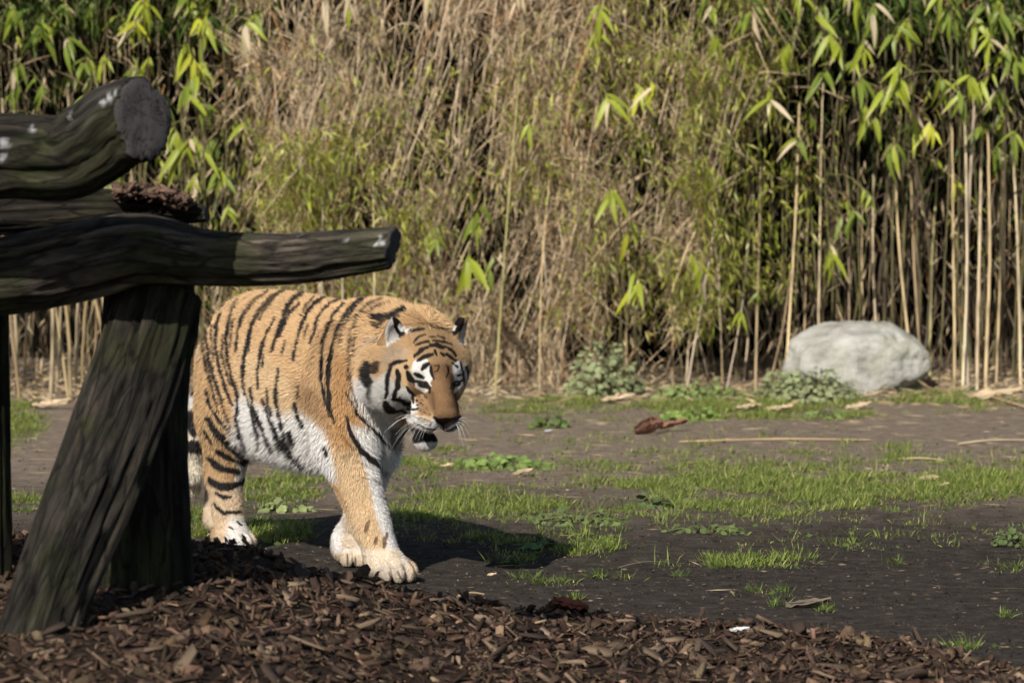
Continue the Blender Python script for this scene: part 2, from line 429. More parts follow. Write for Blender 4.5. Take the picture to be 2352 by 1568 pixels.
def spline(P, n):
    P = np.asarray(P, float); m = len(P)
    t = np.linspace(0, m - 1, n); i = np.clip(t.astype(int), 0, m - 2); f = (t - i)[:, None]
    g = lambda k: P[np.clip(k, 0, m - 1)]
    p0, p1, p2, p3 = g(i - 1), g(i), g(i + 1), g(i + 2)
    return .5 * (2 * p1 + (p2 - p0) * f + (2 * p0 - 5 * p1 + 4 * p2 - p3) * f ** 2 + (3 * p1 - p0 - 3 * p2 + p3) * f ** 3)
def log(name, label, ctrl, seed, n=90, na=56, flat=1.0, groove=.10, base=(.048, .040, .031), moss=(.040, .045, .018), ridge=None, cut=(None, None), spots=(), group="logs of the climbing pile", flatdir=None, cracks=((-1.9, .07, 1.6), (-1.2, .05, 1.4), (-.6, .06, 1.5), (-2.5, .06, 1.5))):
    """ctrl: list of (u, v, depth, radius in metres)"""
    C = np.array([[*at(u, v, y), r] for u, v, y, r in ctrl])
    S = spline(C, n); P, R = S[:, :3], S[:, 3]
    T = nrm(np.gradient(P, axis=0))
    ref = np.array([0, 1.0, 0]) if flatdir is None else np.array(flatdir, float)
    A = nrm(np.cross(T, ref)); B = nrm(np.cross(A, T))       # A across the view, B along the depth
    if cut[0] is not None or cut[1] is not None:
        pass
    th = np.linspace(0, 2 * np.pi, na, endpoint=False)
    s = np.concatenate([[0], np.cumsum(np.linalg.norm(np.diff(P, axis=0), axis=1))])
    SS, AN = np.meshgrid(s, th, indexing='ij')
    q = np.stack([np.cos(AN) * 2.2, np.sin(AN) * 2.2, SS * 1.3], -1).reshape(-1, 3)
    big = fbm(q, .9, seed, 3)
    cr = fbm(np.stack([np.cos(AN) * 5, np.sin(AN) * 5, SS * 1.6], -1).reshape(-1, 3), 1.0, seed + 3, 3)
    crack = np.exp(-(cr / .09) ** 2)
    fine = fbm(np.stack([np.cos(AN) * 9, np.sin(AN) * 9, SS * 6], -1).reshape(-1, 3), 1.0, seed + 9, 2)
    for q_, (ca_, cw_, cd_) in enumerate(cracks):      # long drying cracks
        da = AN - (ca_ + .30 * np.interp(SS, s, vnoise(np.stack([s * 2.5, s * 0 + q_, s * 0], 1), 1, seed + q_)) + .06 * np.interp(SS, s, vnoise(np.stack([s * 14, s * 0 + q_, s * 0], 1), 1, seed + 7 + q_)))
        da = (da + np.pi) % (2 * np.pi) - np.pi
        on = np.interp(SS, s, sstep(-.35, .1, vnoise(np.stack([s * 3, s * 0 + 9 + q_, s * 0], 1), 1, seed + 40 + q_)))
        crack = np.maximum(crack, (np.exp(-(da / cw_) ** 2) * cd_ * on).ravel())
    lump = (1 + .10 * np.sin(2 * AN + .6) * np.linspace(0, 1, n)[:, None] ** 2 + .02 * np.sin(5 * AN + 1)).ravel() if name == 'upper_log' else 1
    rad = lump * (R[:, None] * np.ones(na)).ravel() * (1 + .11 * big - groove * crack + .05 * fine)
    ca, sa = np.cos(AN).ravel(), np.sin(AN).ravel()
    Pp = np.repeat(P, na, 0); Aa = np.repeat(A, na, 0); Bb = np.repeat(B, na, 0); Tt = np.repeat(T, na, 0)
    off = Aa * (ca * rad)[:, None] + Bb * (sa * rad * flat)[:, None]
    V = Pp + off
    # slanted saw cuts: shear the last rings along the axis
    for e, c in enumerate(cut):
        if c is None:
            continue
        w = np.linspace(1, 0, n) ** 3 if e == 0 else np.linspace(0, 1, n) ** 3
        V = V + Tt * ((off @ np.array(c, float)) * np.repeat(w, na))[:, None]
    col = np.array(base) * (1 + .6 * big)[:, None] * np.clip(1 - .65 * crack, .12, 1)[:, None] * (1 + .7 * fine)[:, None]
    m = sstep(.02, .35, fbm(V, 6, seed + 20, 3) + .1)
    col = col + (np.array(moss) - col) * (m * .75)[:, None]
    if ridge is not None:                             # splintered pale edge
        da = (AN - ridge[0] - .12 * vnoise(q, 1.5, seed + 60).reshape(AN.shape) + np.pi) % (2 * np.pi) - np.pi
        pale = np.exp(-(da / ridge[1]) ** 2).ravel() * sstep(-.2, .3, fbm(q, 2.2, seed + 61)) * sstep(.28, .5, (SS / s[-1]).ravel())
        col = col + (np.array([.17, .135, .10]) - col) * (pale * .9)[:, None]
    for (su, sv, sr) in spots:                        # bird droppings
        pu, pv = proj(V)
        d = np.hypot(pu - su, (pv - sv)) + 6 * vnoise(V, 90, seed)
        front = (off * np.array([0, -1, .3])).sum(1) > 0
        col = col + (np.array([.42, .43, .45]) - col) * (sstep(sr, sr * .5, d) * front)[:, None]
    col = np.clip(col, .008, .6)
    i, j = np.meshgrid(np.arange(n - 1), np.arange(na), indexing='ij')
    a = (i * na + j).ravel(); b = (i * na + (j + 1) % na).ravel()
    Q = np.stack([a, b, b + na, a + na], 1)
    o0 = np.array([P[0, 0], P[0, 1], P[:, 2].min()])
    root = empty(name, tuple(o0), label, "log", group)
    tm_ = make_mesh("trunk", V - o0, Q, col, wood_mat, True)
    ga_ = tm_.attributes.new("grain", 'FLOAT_VECTOR', 'POINT')
    ga_.data.foreach_set("vector", np.stack([ca * rad, sa * rad, SS.ravel() * .16], 1).astype(np.float32).ravel())
    add_obj("trunk", tm_, root)
    for e in (0, 1):
        ring = V[:na] if e == 0 else V[-na:]
        ctr = ring.mean(0)
        t = (T[0] if e == 0 else T[-1])
        rings = [ring]
        for k in (.93, .7, .45, .2):
            rr = ctr + (ring - ctr) * k
            rr = rr + t * (-.5 + e) * 2 * (.004 + .006 * fbm(rr, 30, seed))[:, None] * (1 if k < .93 else 1.4)
            rings.append(rr)
        W = np.concatenate(rings + [ctr[None] + t * (-.5 + e) * .01])
        F = []
        for k in range(4):
            for j in range(na):
                F.append((k * na + j, k * na + (j + 1) % na, (k + 1) * na + (j + 1) % na, (k + 1) * na + j))
        tri = [(4 * na + j, 4 * na + (j + 1) % na, 5 * na) for j in range(na)]
        F = np.array(F); tri = np.array(tri)
        if e == 0:
            F = F[:, ::-1]; tri = tri[:, ::-1]
        em_ = make_mesh("cut_end", W - o0, [F, tri], None, end_mat, False)
        rk = np.concatenate([np.full(na, k_) for k_ in (1, .93, .7, .45, .2)] + [[0.]]); an_ = np.concatenate([np.tile(th, 5), [0.]])
        er_ = em_.attributes.new("ring", 'FLOAT_VECTOR', 'POINT')
        er_.data.foreach_set("vector", np.stack([rk * 1.2, np.cos(an_) * 1.6, np.sin(an_) * 1.6], 1).astype(np.float32).ravel())
        add_obj("cut_end", em_, root)
    return root
log("post", "dark upright post under the crossed logs, behind the leaning beam",
    [(342, 640, 9.52, .118), (338, 760, 9.52, .122), (334, 950, 9.52, .118), (336, 1150, 9.52, .120), (340, 1390, 9.52, .126)], 11, flat=.9, groove=.05, base=(.026, .022, .018), flatdir=(0, 1, 0))
log("post", "dark upright post at the far end of the log pile, half hidden",
    [(-40, 640, 9.6, .070), (-38, 900, 9.6, .068), (-36, 1150, 9.6, .072), (-36, 1400, 9.6, .075)], 12, flat=1, base=(.03, .025, .02), flatdir=(0, 1, 0))
log("leaning_beam", "thick split beam leaning against the post with a pale splintered edge",
    [(372, 668, 9.43, .110), (345, 770, 9.37, .118), (290, 930, 9.27, .117), (215, 1120, 9.14, .110), (130, 1330, 9.00, .100), (60, 1530, 8.88, .096)], 23, n=130, flat=.5, groove=.20, ridge=(-.55, .16), cracks=((-1.95, .05, 1.8), (-1.35, .07, 2.0), (-.85, .06, 1.8)),
    base=(.038, .033, .027), moss=(.028, .030, .013))
log("horizontal_log", "long dark horizontal log with bird droppings near its sawn end",
    [(-420, 660, 9.30, .095), (-160, 650, 9.30, .095), (20, 632, 9.30, .103), (190, 600, 9.33, .103), (330, 573, 9.36, .092), (470, 590, 9.36, .074), (640, 594, 9.32, .067), (800, 580, 9.25, .062), (899, 568, 9.23, .055)], 31, n=170,
    groove=.16, base=(.100, .084, .068), moss=(.050, .053, .024), cut=(None, (0, .1, .25)), spots=((872, 545, 8), (880, 560, 7), (862, 560, 5), (796, 552, 5), (690, 540, 4)))
log("upper_log", "topmost mossy log of the pile, upturned, with a grey slanting sawn end",
    [(-420, 400, 9.0, .105), (-180, 375, 9.0, .105), (0, 358, 9.0, .108), (140, 362, 8.98, .104), (210, 330, 8.95, .103), (265, 292, 8.92, .102), (305, 277, 8.90, .102), (328, 274, 8.89, .098)], 47, n=130,
    groove=.14, base=(.050, .044, .036), moss=(.044, .047, .020), cut=(None, (0, .38, -.15)), spots=((6, 330, 16), (4, 360, 12), (72, 300, 10), (252, 225, 12), (236, 238, 10), (265, 215, 8), (160, 268, 8)))
log("broken_log", "short broken log wedged between the horizontal and the topmost log",
    [(-300, 500, 9.52, .060), (-60, 490, 9.52, .062), (120, 480, 9.52, .060), (300, 478, 9.52, .046), (400, 486, 9.52, .034), (472, 492, 9.50, .022)], 59, n=100, groove=.14, base=(.032, .027, .022), moss=(.026, .028, .014))
# crumbled red-brown bark lying on the broken log
nb = 260
bt = rng.random(nb)
bp_ = at(262 + bt * 175, 444 - 18 * np.sin(bt * 2.6) + rng.normal(0, 8, nb) + 32 * bt, 9.47 + rng.normal(0, .03, nb))
VV, FF, CC = [], [], []; off = 0
Rb = rand_rot(nb, np.tile([0, -.3, 1.], (nb, 1)), .5)
for i in range(nb):
    v, t = CHIPS[i % 14]
    VV.append(v @ Rb[i].T * rng.uniform(.010, .026) + bp_[i]); FF.append(t + off); off += len(v)
    CC.append(np.tile(np.array([.12, .075, .052]) * rng.uniform(.4, 1.4), (len(v), 1)))
hb = bp_.mean(0)
bark = add_obj("bark_crumbs", make_mesh("bark_crumbs", np.concatenate(VV) - hb, np.concatenate(FF), np.concatenate(CC), chip_mat), None, tuple(hb), kind="stuff",
               label="crumbled red-brown bark lying on the broken log", category="bark")
# ================================================================== bamboo hedge
def px_xz(u, v, y=21.0):
    p = at(u, v, y); return p[..., 0], p[..., 2]
def ribbons(B, D, Ln, Wd, droop, cols, face=None, tipw=.25):
    """thin curved strips: base, middle, tip"""
    n = len(B)
    g = np.array([0, 0, -1.0])
    mid = B + D * (Ln * .5)[:, None] + g * (droop * Ln * .22)[:, None]
    tip = B + D * Ln[:, None] + g * (droop * Ln)[:, None]
    f = rng.normal(0, 1, (n, 3)) * (1, .45, .6) if face is None else face
    f = f + 1e-6
    s = nrm(np.cross(D, np.cross(f, D)))
    w = (Wd * .5)[:, None]
    V = np.stack([B - s * w * .8, B + s * w * .8, mid - s * w, mid + s * w, tip - s * w * tipw, tip + s * w * tipw], 1).reshape(-1, 3)
    a = np.arange(n)[:, None] * 6
    F = np.concatenate([a + [0, 1, 3, 2], a + [2, 3, 5, 4]])
    return V, F, np.repeat(cols, 6, 0)
def blades(B, D, Ln, Wd, droop, cols, face=None):
    """pointed leaves: base point, widest pair, tip"""
    n = len(B)
    g = np.array([0, 0, -1.0])
    mid = B + D * (Ln * .42)[:, None] + g * (droop * Ln * .12)[:, None]
    tip = B + D * Ln[:, None] + g * (droop * Ln)[:, None]
    f = rng.normal(0, 1, (n, 3)) if face is None else face
    s = nrm(np.cross(D, np.cross(f, D) + 1e-6))
    w = (Wd * .5)[:, None]
    V = np.stack([B, mid + s * w, tip, mid - s * w], 1).reshape(-1, 3)
    a = np.arange(n)[:, None] * 4
    return V, a + [0, 1, 2, 3], np.repeat(cols, 4, 0)
def join(parts):
    V, F, C, o = [], [], [], 0
    for v, f, c in parts:
        V.append(v); F.append(f + o); C.append(c); o += len(v)
    return np.concatenate(V), F, np.concatenate(C)
twig_mat = mat_attr("dry_twig", .8, .2)
leaf_mat = mat_attr("bamboo_leaf", .45, .45, trans=.22)

# mesh fence behind the hedge, plus an added dark panel that blocks light
fence = empty("fence", (0, 22.9, 0), "dark green mesh fence standing behind the bamboo", "fence")
panel_m, _, b_ = mat_new("light_block_panel", .95, .05); b_.inputs["Base Color"].default_value = (.012, .015, .012, 1)
wire_m, _, b_ = mat_new("fence_wire", .6, .3); b_.inputs["Base Color"].default_value = (.02, .045, .04, 1)
def tube(P, R, ns=6):
    P = np.asarray(P, float); n = len(P)
    T = nrm(np.gradient(P, axis=0)); ref = np.array([.13, .9, .2])
    A = nrm(np.cross(T, ref)); B = np.cross(T, A)
    th = np.arange(ns) * 2 * np.pi / ns
    V = (P[:, None] + (A[:, None] * np.cos(th)[None, :, None] + B[:, None] * np.sin(th)[None, :, None]) * np.asarray(R).reshape(-1, 1, 1)).reshape(-1, 3)
    i, j = np.meshgrid(np.arange(n - 1), np.arange(ns), indexing='ij')
    a = (i * ns + j).ravel(); b = (i * ns + (j + 1) % ns).ravel()
    return V, np.stack([a, b, b + ns, a + ns], 1)
cv = np.array([(-9, .12, -.1), (9, .12, -.1), (9, .12, 4.2), (-9, .12, 4.2), (-9, .15, -.1), (9, .15, -.1), (9, .15, 4.2), (-9, .15, 4.2)])
add_obj("light_block_panel", make_mesh("light_block_panel", cv, np.array([(0, 1, 2, 3), (7, 6, 5, 4), (0, 4, 5, 1), (3, 2, 6, 7), (0, 3, 7, 4), (1, 5, 6, 2)]), None, panel_m), fence)
for i in range(7):
    v, f = tube([(-8.1 + i * 2.7, .05, -.2), (-8.1 + i * 2.7, .05, 4.25)], [.025, .025], 8)
    add_obj("post", make_mesh("post", v, f, None, wire_m, True), fence)
VV = []; FF = []; o = 0
for i in range(-30, 140):
    for s in (1, -1):
        x0 = -8 + i * .085 * 1.2
        v, f = tube([(x0, .02 * s * .3, 0), (x0 + s * 3.2, .02 * s * .3, 3.2)], [.0016, .0016], 3)
        if abs(x0) < 8:
            VV.append(v); FF.append(f + o); o += len(v)
add_obj("wire_mesh", make_mesh("wire_mesh", np.concatenate(VV), FF, None, wire_m), fence, kind="stuff")

# ---- the tangled mass of fine dry stems and small leaves
def front_y(x, z):
    p = np.stack([x, z, np.zeros_like(x)], -1)
    u = CU + x * 394
    m = sstep(500, 700, u) * sstep(1820, 1560, u)
    return 21.25 - .38 * m + .22 * fbm(p, .9, 70, 3) + .10 * fbm(p, 3.0, 71, 2) - .10 * (z - 1) * m
def mid_w(u, v):
    """1 in the dense dry middle of the hedge, less towards its sides and in the hollow low on the right"""
    m = sstep(430, 640, u) * sstep(1830, 1600, u + .25 * (v - 300))
    m = m * (1 - .92 * sstep(1290, 1400, u) * sstep(690, 790, v + .0 * u))
    return m
def clump(u, v):
    p = np.stack([u / 394, v / 394 * .8, np.zeros_like(u)], 1)
    return .035 + .965 * sstep(-.22, .20, fbm(p, 3.0, 83, 3) + .5 * fbm(p, 9.0, 84, 2))
def hedge_points(n, dmax, wfun, u0=-500, u1=2850, v0=-420, v1=930):
    U = rng.uniform(u0, u1, n * 6); Vv = rng.uniform(v0, v1, n * 6)
    k = np.nonzero(rng.random(n * 6) < wfun(U, Vv))[0][:n]
    U, Vv = U[k], Vv[k]
    x, z = px_xz(U, Vv)
    y = front_y(x, z) + dmax * rng.random(len(x)) ** 1.3
    z = np.maximum(z, .03)
    return U, Vv, np.stack([x, y, z], 1)
parts = []
TAN = np.array([.60, .455, .275]); GREYT = np.array([.50, .405, .285]); DKT = np.array([.24, .165, .10]); RUST = np.array([.42, .22, .085])
def twig_cols(n):
    t = rng.random((n, 1))
    c = np.where(t < .50, TAN, np.where(t < .78, GREYT, np.where(t < .93, DKT, RUST)))
    return c * rng.uniform(.65, 1.15, (n, 1))
# fine twigs, lower part leans and droops, upper part stands
for n, dm, lo, hi, wd in ((11000, .45, .08, .24, .0050), (34000, .30, .05, .16, .0044), (2600, .22, .25, .55, .0055)):
    U, Vv, B = hedge_points(n, dm, lambda u, v: (.03 + .97 * mid_w(u, v)) * clump(u, v))
    n = len(B)
    lean = fbm(B, .8, 75) * .9
    D = nrm(np.stack([lean + rng.normal(0, .62, n), rng.normal(-.15, .25, n), np.where(rng.random(n) < .62, 1, -1) * rng.uniform(.5, 1.2, n)], 1))
    parts.append(ribbons(B, D, rng.uniform(lo, hi, n), wd * rng.uniform(.6, 1.5, n), rng.uniform(0, .35, n), twig_cols(n)))
# long pale stems that lean in bundles
U, Vv, B = hedge_points(420, .12, lambda u, v: mid_w(u, v) * (v > 100), v1=860)
n = len(B)
D = nrm(np.stack([.28 + .35 * fbm(B, .9, 79) + rng.normal(0, .10, n), rng.normal(-.06, .08, n), np.ones(n)], 1))
parts.append(ribbons(B, D, rng.uniform(.4, .9, n), rng.uniform(.005, .009, n), rng.uniform(0, .12, n), np.array([.55, .43, .29]) * rng.uniform(.6, 1.15, (n, 1))))
# loose stalks and dead leaves inside the hollows at the sides
def side_w(u, v):
    return (1 - mid_w(u, v)) * (.35 + .65 * sstep(300, 800, v))
U, Vv, B = hedge_points(2600, .9, side_w)
n = len(B)
B[:, 1] += .25
D = nrm(np.stack([rng.normal(0, .25, n), rng.normal(0, .2, n), np.where(rng.random(n) < .7, 1, -1) * np.ones(n)], 1))
parts.append(ribbons(B, D, rng.uniform(.12, .5, n), rng.uniform(.004, .010, n), rng.uniform(0, .3, n), twig_cols(n) * .42))  # stalk colours darkened to stand for the shade in the hollows
# dead leaves caught in the twigs
U, Vv, B = hedge_points(5200, .4, lambda u, v: .10 + .7 * mid_w(u, v))
n = len(B)
D = nrm(np.stack([rng.normal(0, .5, n), rng.normal(-.2, .4, n), -np.abs(rng.normal(.8, .4, n))], 1))
parts.append(blades(B, D, rng.uniform(.05, .13, n), rng.uniform(.008, .016, n), rng.uniform(0, .2, n), np.array([.52, .40, .25]) * rng.uniform(.5, 1.2, (n, 1))))
v, f, c = join(parts)
thicket = add_obj("dry_bamboo_thicket", make_mesh("dry_bamboo_thicket", v, f, c, twig_mat), kind="stuff",
                  label="tangled mass of fine dry brown bamboo stems filling the hedge", category="thicket")
# small green leaves in drifts
def green_w(u, v):
    p = np.stack([u / 394, v / 394, np.zeros_like(u)], 1)
    g = fbm(p, 1.5, 81, 3)
    hot = 1.3 * np.exp(-((u - 1560) / 330) ** 2 - ((v - 470) / 230) ** 2) + .55 * np.exp(-((u - 660) / 220) ** 2 - ((v - 380) / 170) ** 2) + .15 * np.exp(-((u - 1980) / 260) ** 2 - ((v - 130) / 200) ** 2) \
        + .5 * np.exp(-((u - 1560) / 300) ** 2 - ((v - 60) / 130) ** 2) + .35 * np.exp(-((u - 850) / 250) ** 2 - ((v - 430) / 150) ** 2)
    return np.clip(.30 + .8 * hot, 0, 1) * sstep(-.35, .35, g + .3 * hot) * sstep(800, 700, v) * (.06 + .94 * sstep(400, 600, u)) * (.10 + .90 * sstep(1960, 1720, u))
parts = []
U, Vv, B = hedge_points(46000, .30, lambda u, v: green_w(u, v) * (.25 + .75 * clump(u, v)))
n = len(B); B[:, 1] -= .17
D = nrm(np.stack([rng.normal(0, .45, n), rng.normal(-.25, .35, n), -np.abs(rng.normal(.7, .5, n))], 1))
t = rng.random((n, 1))
LC = np.where(t < .40, (.46, .48, .075), np.where(t < .75, (.29, .36, .060), (.56, .52, .17))) * rng.uniform(.7, 1.15, (n, 1))
parts.append(blades(B, D, rng.uniform(.035, .095, n), rng.uniform(.008, .015, n), rng.uniform(0, .25, n), LC, np.tile([0, -1., .5], (n, 1)) + rng.normal(0, .5, (n, 3))))
# broad leaves deep in the sides, shade put into their darker green
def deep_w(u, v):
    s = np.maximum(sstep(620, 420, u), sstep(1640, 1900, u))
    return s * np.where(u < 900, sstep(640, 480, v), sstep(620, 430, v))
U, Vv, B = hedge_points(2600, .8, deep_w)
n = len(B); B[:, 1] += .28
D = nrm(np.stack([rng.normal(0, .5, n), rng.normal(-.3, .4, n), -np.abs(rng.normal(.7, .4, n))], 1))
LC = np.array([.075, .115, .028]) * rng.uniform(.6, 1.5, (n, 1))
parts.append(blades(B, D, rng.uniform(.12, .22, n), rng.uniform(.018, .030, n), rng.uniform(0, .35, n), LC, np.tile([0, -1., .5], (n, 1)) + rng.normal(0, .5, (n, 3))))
# the hedge goes on above the frame: leafy top that shades the hollows
U, Vv, B = hedge_points(9000, 1.1, lambda u, v: np.where(v < 60, 1, 0) * np.maximum(sstep(700, 400, u), sstep(1600, 1850, u)), v0=-560)
n = len(B); B[:, 1] += -.15
D = nrm(np.stack([rng.normal(0, .5, n), rng.normal(-.3, .5, n), -np.abs(rng.normal(.5, .5, n))], 1))
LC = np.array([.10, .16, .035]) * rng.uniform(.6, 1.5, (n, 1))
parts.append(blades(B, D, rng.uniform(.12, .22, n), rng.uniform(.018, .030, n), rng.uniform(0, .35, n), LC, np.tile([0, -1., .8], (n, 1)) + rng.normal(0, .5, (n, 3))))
v, f, c = join(parts)
add_obj("hedge_leaves", make_mesh("hedge_leaves", v, f, c, leaf_mat), kind="stuff",
        label="small yellow-green leaves growing through the dry bamboo stems", category="leaves")
# inner mass of the thicket: opaque sheet, its deep shade put into near-black colour
xs = np.arange(-5.2, 5.2, .08); zs = np.arange(-.05, 4.0, .08)
X, Z = np.meshgrid(xs, zs, indexing='ij')
U_ = CU + X * 394; V_ = 300 - (Z - 1.5) * 394
MW = mid_w(U_.ravel(), V_.ravel()).reshape(X.shape)
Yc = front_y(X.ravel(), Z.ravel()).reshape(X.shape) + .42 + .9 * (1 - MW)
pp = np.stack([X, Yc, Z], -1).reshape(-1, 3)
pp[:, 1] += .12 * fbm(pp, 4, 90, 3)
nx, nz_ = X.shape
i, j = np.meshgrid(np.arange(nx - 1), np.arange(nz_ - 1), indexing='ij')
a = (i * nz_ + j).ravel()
core_m, nt, pb = mat_new("shade_core", .95, .05)
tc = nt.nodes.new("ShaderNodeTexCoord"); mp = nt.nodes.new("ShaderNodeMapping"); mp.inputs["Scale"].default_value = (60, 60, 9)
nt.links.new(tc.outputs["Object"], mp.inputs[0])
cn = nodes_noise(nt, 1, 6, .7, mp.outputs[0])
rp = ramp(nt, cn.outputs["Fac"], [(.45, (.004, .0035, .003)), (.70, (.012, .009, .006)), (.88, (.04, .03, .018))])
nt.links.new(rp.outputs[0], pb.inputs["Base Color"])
core = make_mesh("shade_core", pp, np.stack([a, a + nz_, a + nz_ + 1, a + 1], 1), None, core_m, False)
add_obj("shade_core", core, thicket)

# ---- bamboo plants one by one: culm, branches, leaves
culm_mat = mat_attr("bamboo_culm", .5, .4)
def leaf_mesh(k, kind):
    r = np.random.default_rng(300 + k)
    m = 7
    t = np.linspace(0, 1, m)
    w = .5 * (.150 + .035 * r.random()) * np.sin(np.pi * np.clip(t, 0, 1) ** .62) ** .85
    w[0] = .006; w[-1] = .001
    dr = r.uniform(.1, .75)
    x = t * (1 - .12 * dr); z = -dr * t ** 2 * .55
    tw = r.uniform(-.5, .5)
    V = []
    for i in range(m):
        c, s = math.cos(tw * t[i]), math.sin(tw * t[i])
        V += [(x[i], w[i] * c, z[i] + w[i] * s + .25 * w[i]), (x[i], 0, z[i]), (x[i], -w[i] * c, z[i] - w[i] * s + .25 * w[i])]
    F = []
    for i in range(m - 1):
        b = i * 3
        F += [(b, b + 1, b + 4, b + 3), (b + 1, b + 2, b + 5, b + 4)]
    col = {'g': (.185, .245, .032), 'y': (.46, .47, .035), 'm': (.33, .385, .036), 'd': (.66, .54, .36)}[kind]
    C = np.tile(np.array(col), (len(V), 1)) * r.uniform(.8, 1.15)
    if kind != 'd':
        tip = sstep(.80, .98, np.repeat(t, 3) + r.uniform(-.15, .1))[:, None] * (r.random() < .45)
        C = C + (np.array([.55, .43, .25]) - C) * tip
    return make_mesh("leaf", V, np.array(F), C, leaf_mat, True)
LEAF = {k: [leaf_mesh(10 * i + n, k) for i in range(7)] for n, k in enumerate('gymd')}
N_LEAF = [0]
def culm_tube(P, r, tone):
    P = spline(P, max(8, int(np.linalg.norm(np.array(P[-1]) - P[0]) / .055)))
    s = np.concatenate([[0], np.cumsum(np.linalg.norm(np.diff(P, axis=0), axis=1))])
    node = np.abs(((s / .215 + r * 431) % 1.0) - .5) > .42
    if r > .004:
        kn = np.floor(s / .215 + r * 431)
        P = P + np.stack([np.sin(kn * 12.9 + r * 9e4), np.cos(kn * 7.7 + r * 5e4), 0 * kn], 1) * .010
    R = r * (1 - .35 * s / s[-1]) * np.where(node, 1.22, 1)
    v, f = tube(P, R, 7)
    c = np.tile(np.array(tone), (len(v), 1)) * (1 - .45 * np.repeat(node, 7))[:, None] * (1 + .45 * np.repeat(fbm(P, 5, int(r * 1e5) % 50), 7))[:, None]
    return v, f, np.clip(c, .01, .7)
def add_leaf(root, p, d, length, kind, roll):
    o = add_obj("leaf", LEAF[kind][rng.integers(0, 7)], root)
    x = Vector(d).normalized()
    upv = Vector((math.sin(roll) * .6, -.55, .75))
    yv = upv.cross(x).normalized(); zv = x.cross(yv)
    M = Matrix(((x.x, yv.x, zv.x), (x.y, yv.y, zv.y), (x.z, yv.z, zv.z))).to_4x4()
    M.translation = Vector(p)
    o.matrix_local = M @ Matrix.Scale(length, 4)
    N_LEAF[0] += 1
TONES = [(.56, .42, .22), (.36, .26, .14), (.62, .49, .31), (.36, .32, .13), (.46, .37, .27), (.27, .19, .11)]
TONE_N = ['golden', 'brown', 'cream', 'olive', 'grey-tan', 'dark brown']
def bamboo(name, label, base, top, r, sprays, tone=None, group="bamboo plants in the hedge", bow=.03):
    """sprays: list of (point, number of leaves, kind, size)"""
    base = np.array(base, float); top = np.array(top, float)
    root = empty(name, tuple(base), label, "bamboo", group)
    mid = (base + top) / 2 + np.array([rng.normal(0, bow), rng.normal(0, bow), 0])
    v, f, c = culm_tube([base - base, mid - base, top - base], r, TONES[rng.integers(0, 6)] if tone is None else tone)
    add_obj("culm", make_mesh("culm", v, f, c, culm_mat, True), root)
    for p, nl, kind, size in sprays:
        p = np.array(p, float)
        t = np.clip((p[2] + .12 - base[2]) / max(top[2] - base[2], .01), .05, .97)
        a = base + (top - base) * t - base if t < .5 else mid + (top - mid) * (2 * t - 1) - base
        if t < .5:
            a = (mid - base) * 2 * t
        b = p - base
        k = (a + b) / 2 + np.array([0, 0, .05])
        v, f, c = culm_tube([a, k, b], .0026, (.26, .23, .09))
        bro = add_obj("branch", make_mesh("branch", v, f, c, culm_mat, True), root)
        az0 = rng.uniform(-.5, .5)
        for i in range(nl):
            az = az0 + (i / max(nl - 1, 1) - .5) * rng.uniform(1.8, 2.8) + rng.normal(0, .3)
            el = -rng.uniform(.35, 1.42) if kind != 'd' else -rng.uniform(1.0, 1.5)
            d = np.array([math.sin(az) * math.cos(el), -math.cos(az) * math.cos(el) * .8, math.sin(el)])
            st = b + (k - b) * rng.random() * .7
            kk_ = kind if rng.random() < .75 else ('m' if rng.random() < .75 else 'd')
            add_leaf(bro, st, d, size * 1.0 * rng.uniform(.5, 1.25), kk_, rng.normal(0, .7))
    return root
def on_ground(u, y):
    x = (u - CU) / FPX * y
    return np.array([x, y, float(ground_z(np.array([x]), np.array([y]))[0]) - .02])
SIDE = lambda u: "behind the topmost log" if u < 420 else "beside the log pile" if u < 700 else "in the dry middle of the hedge" if u < 1250 else "at the edge of the dry hedge" if u < 1680 else "behind the boulder" if u < 2140 else "in the dark thicket past the boulder"
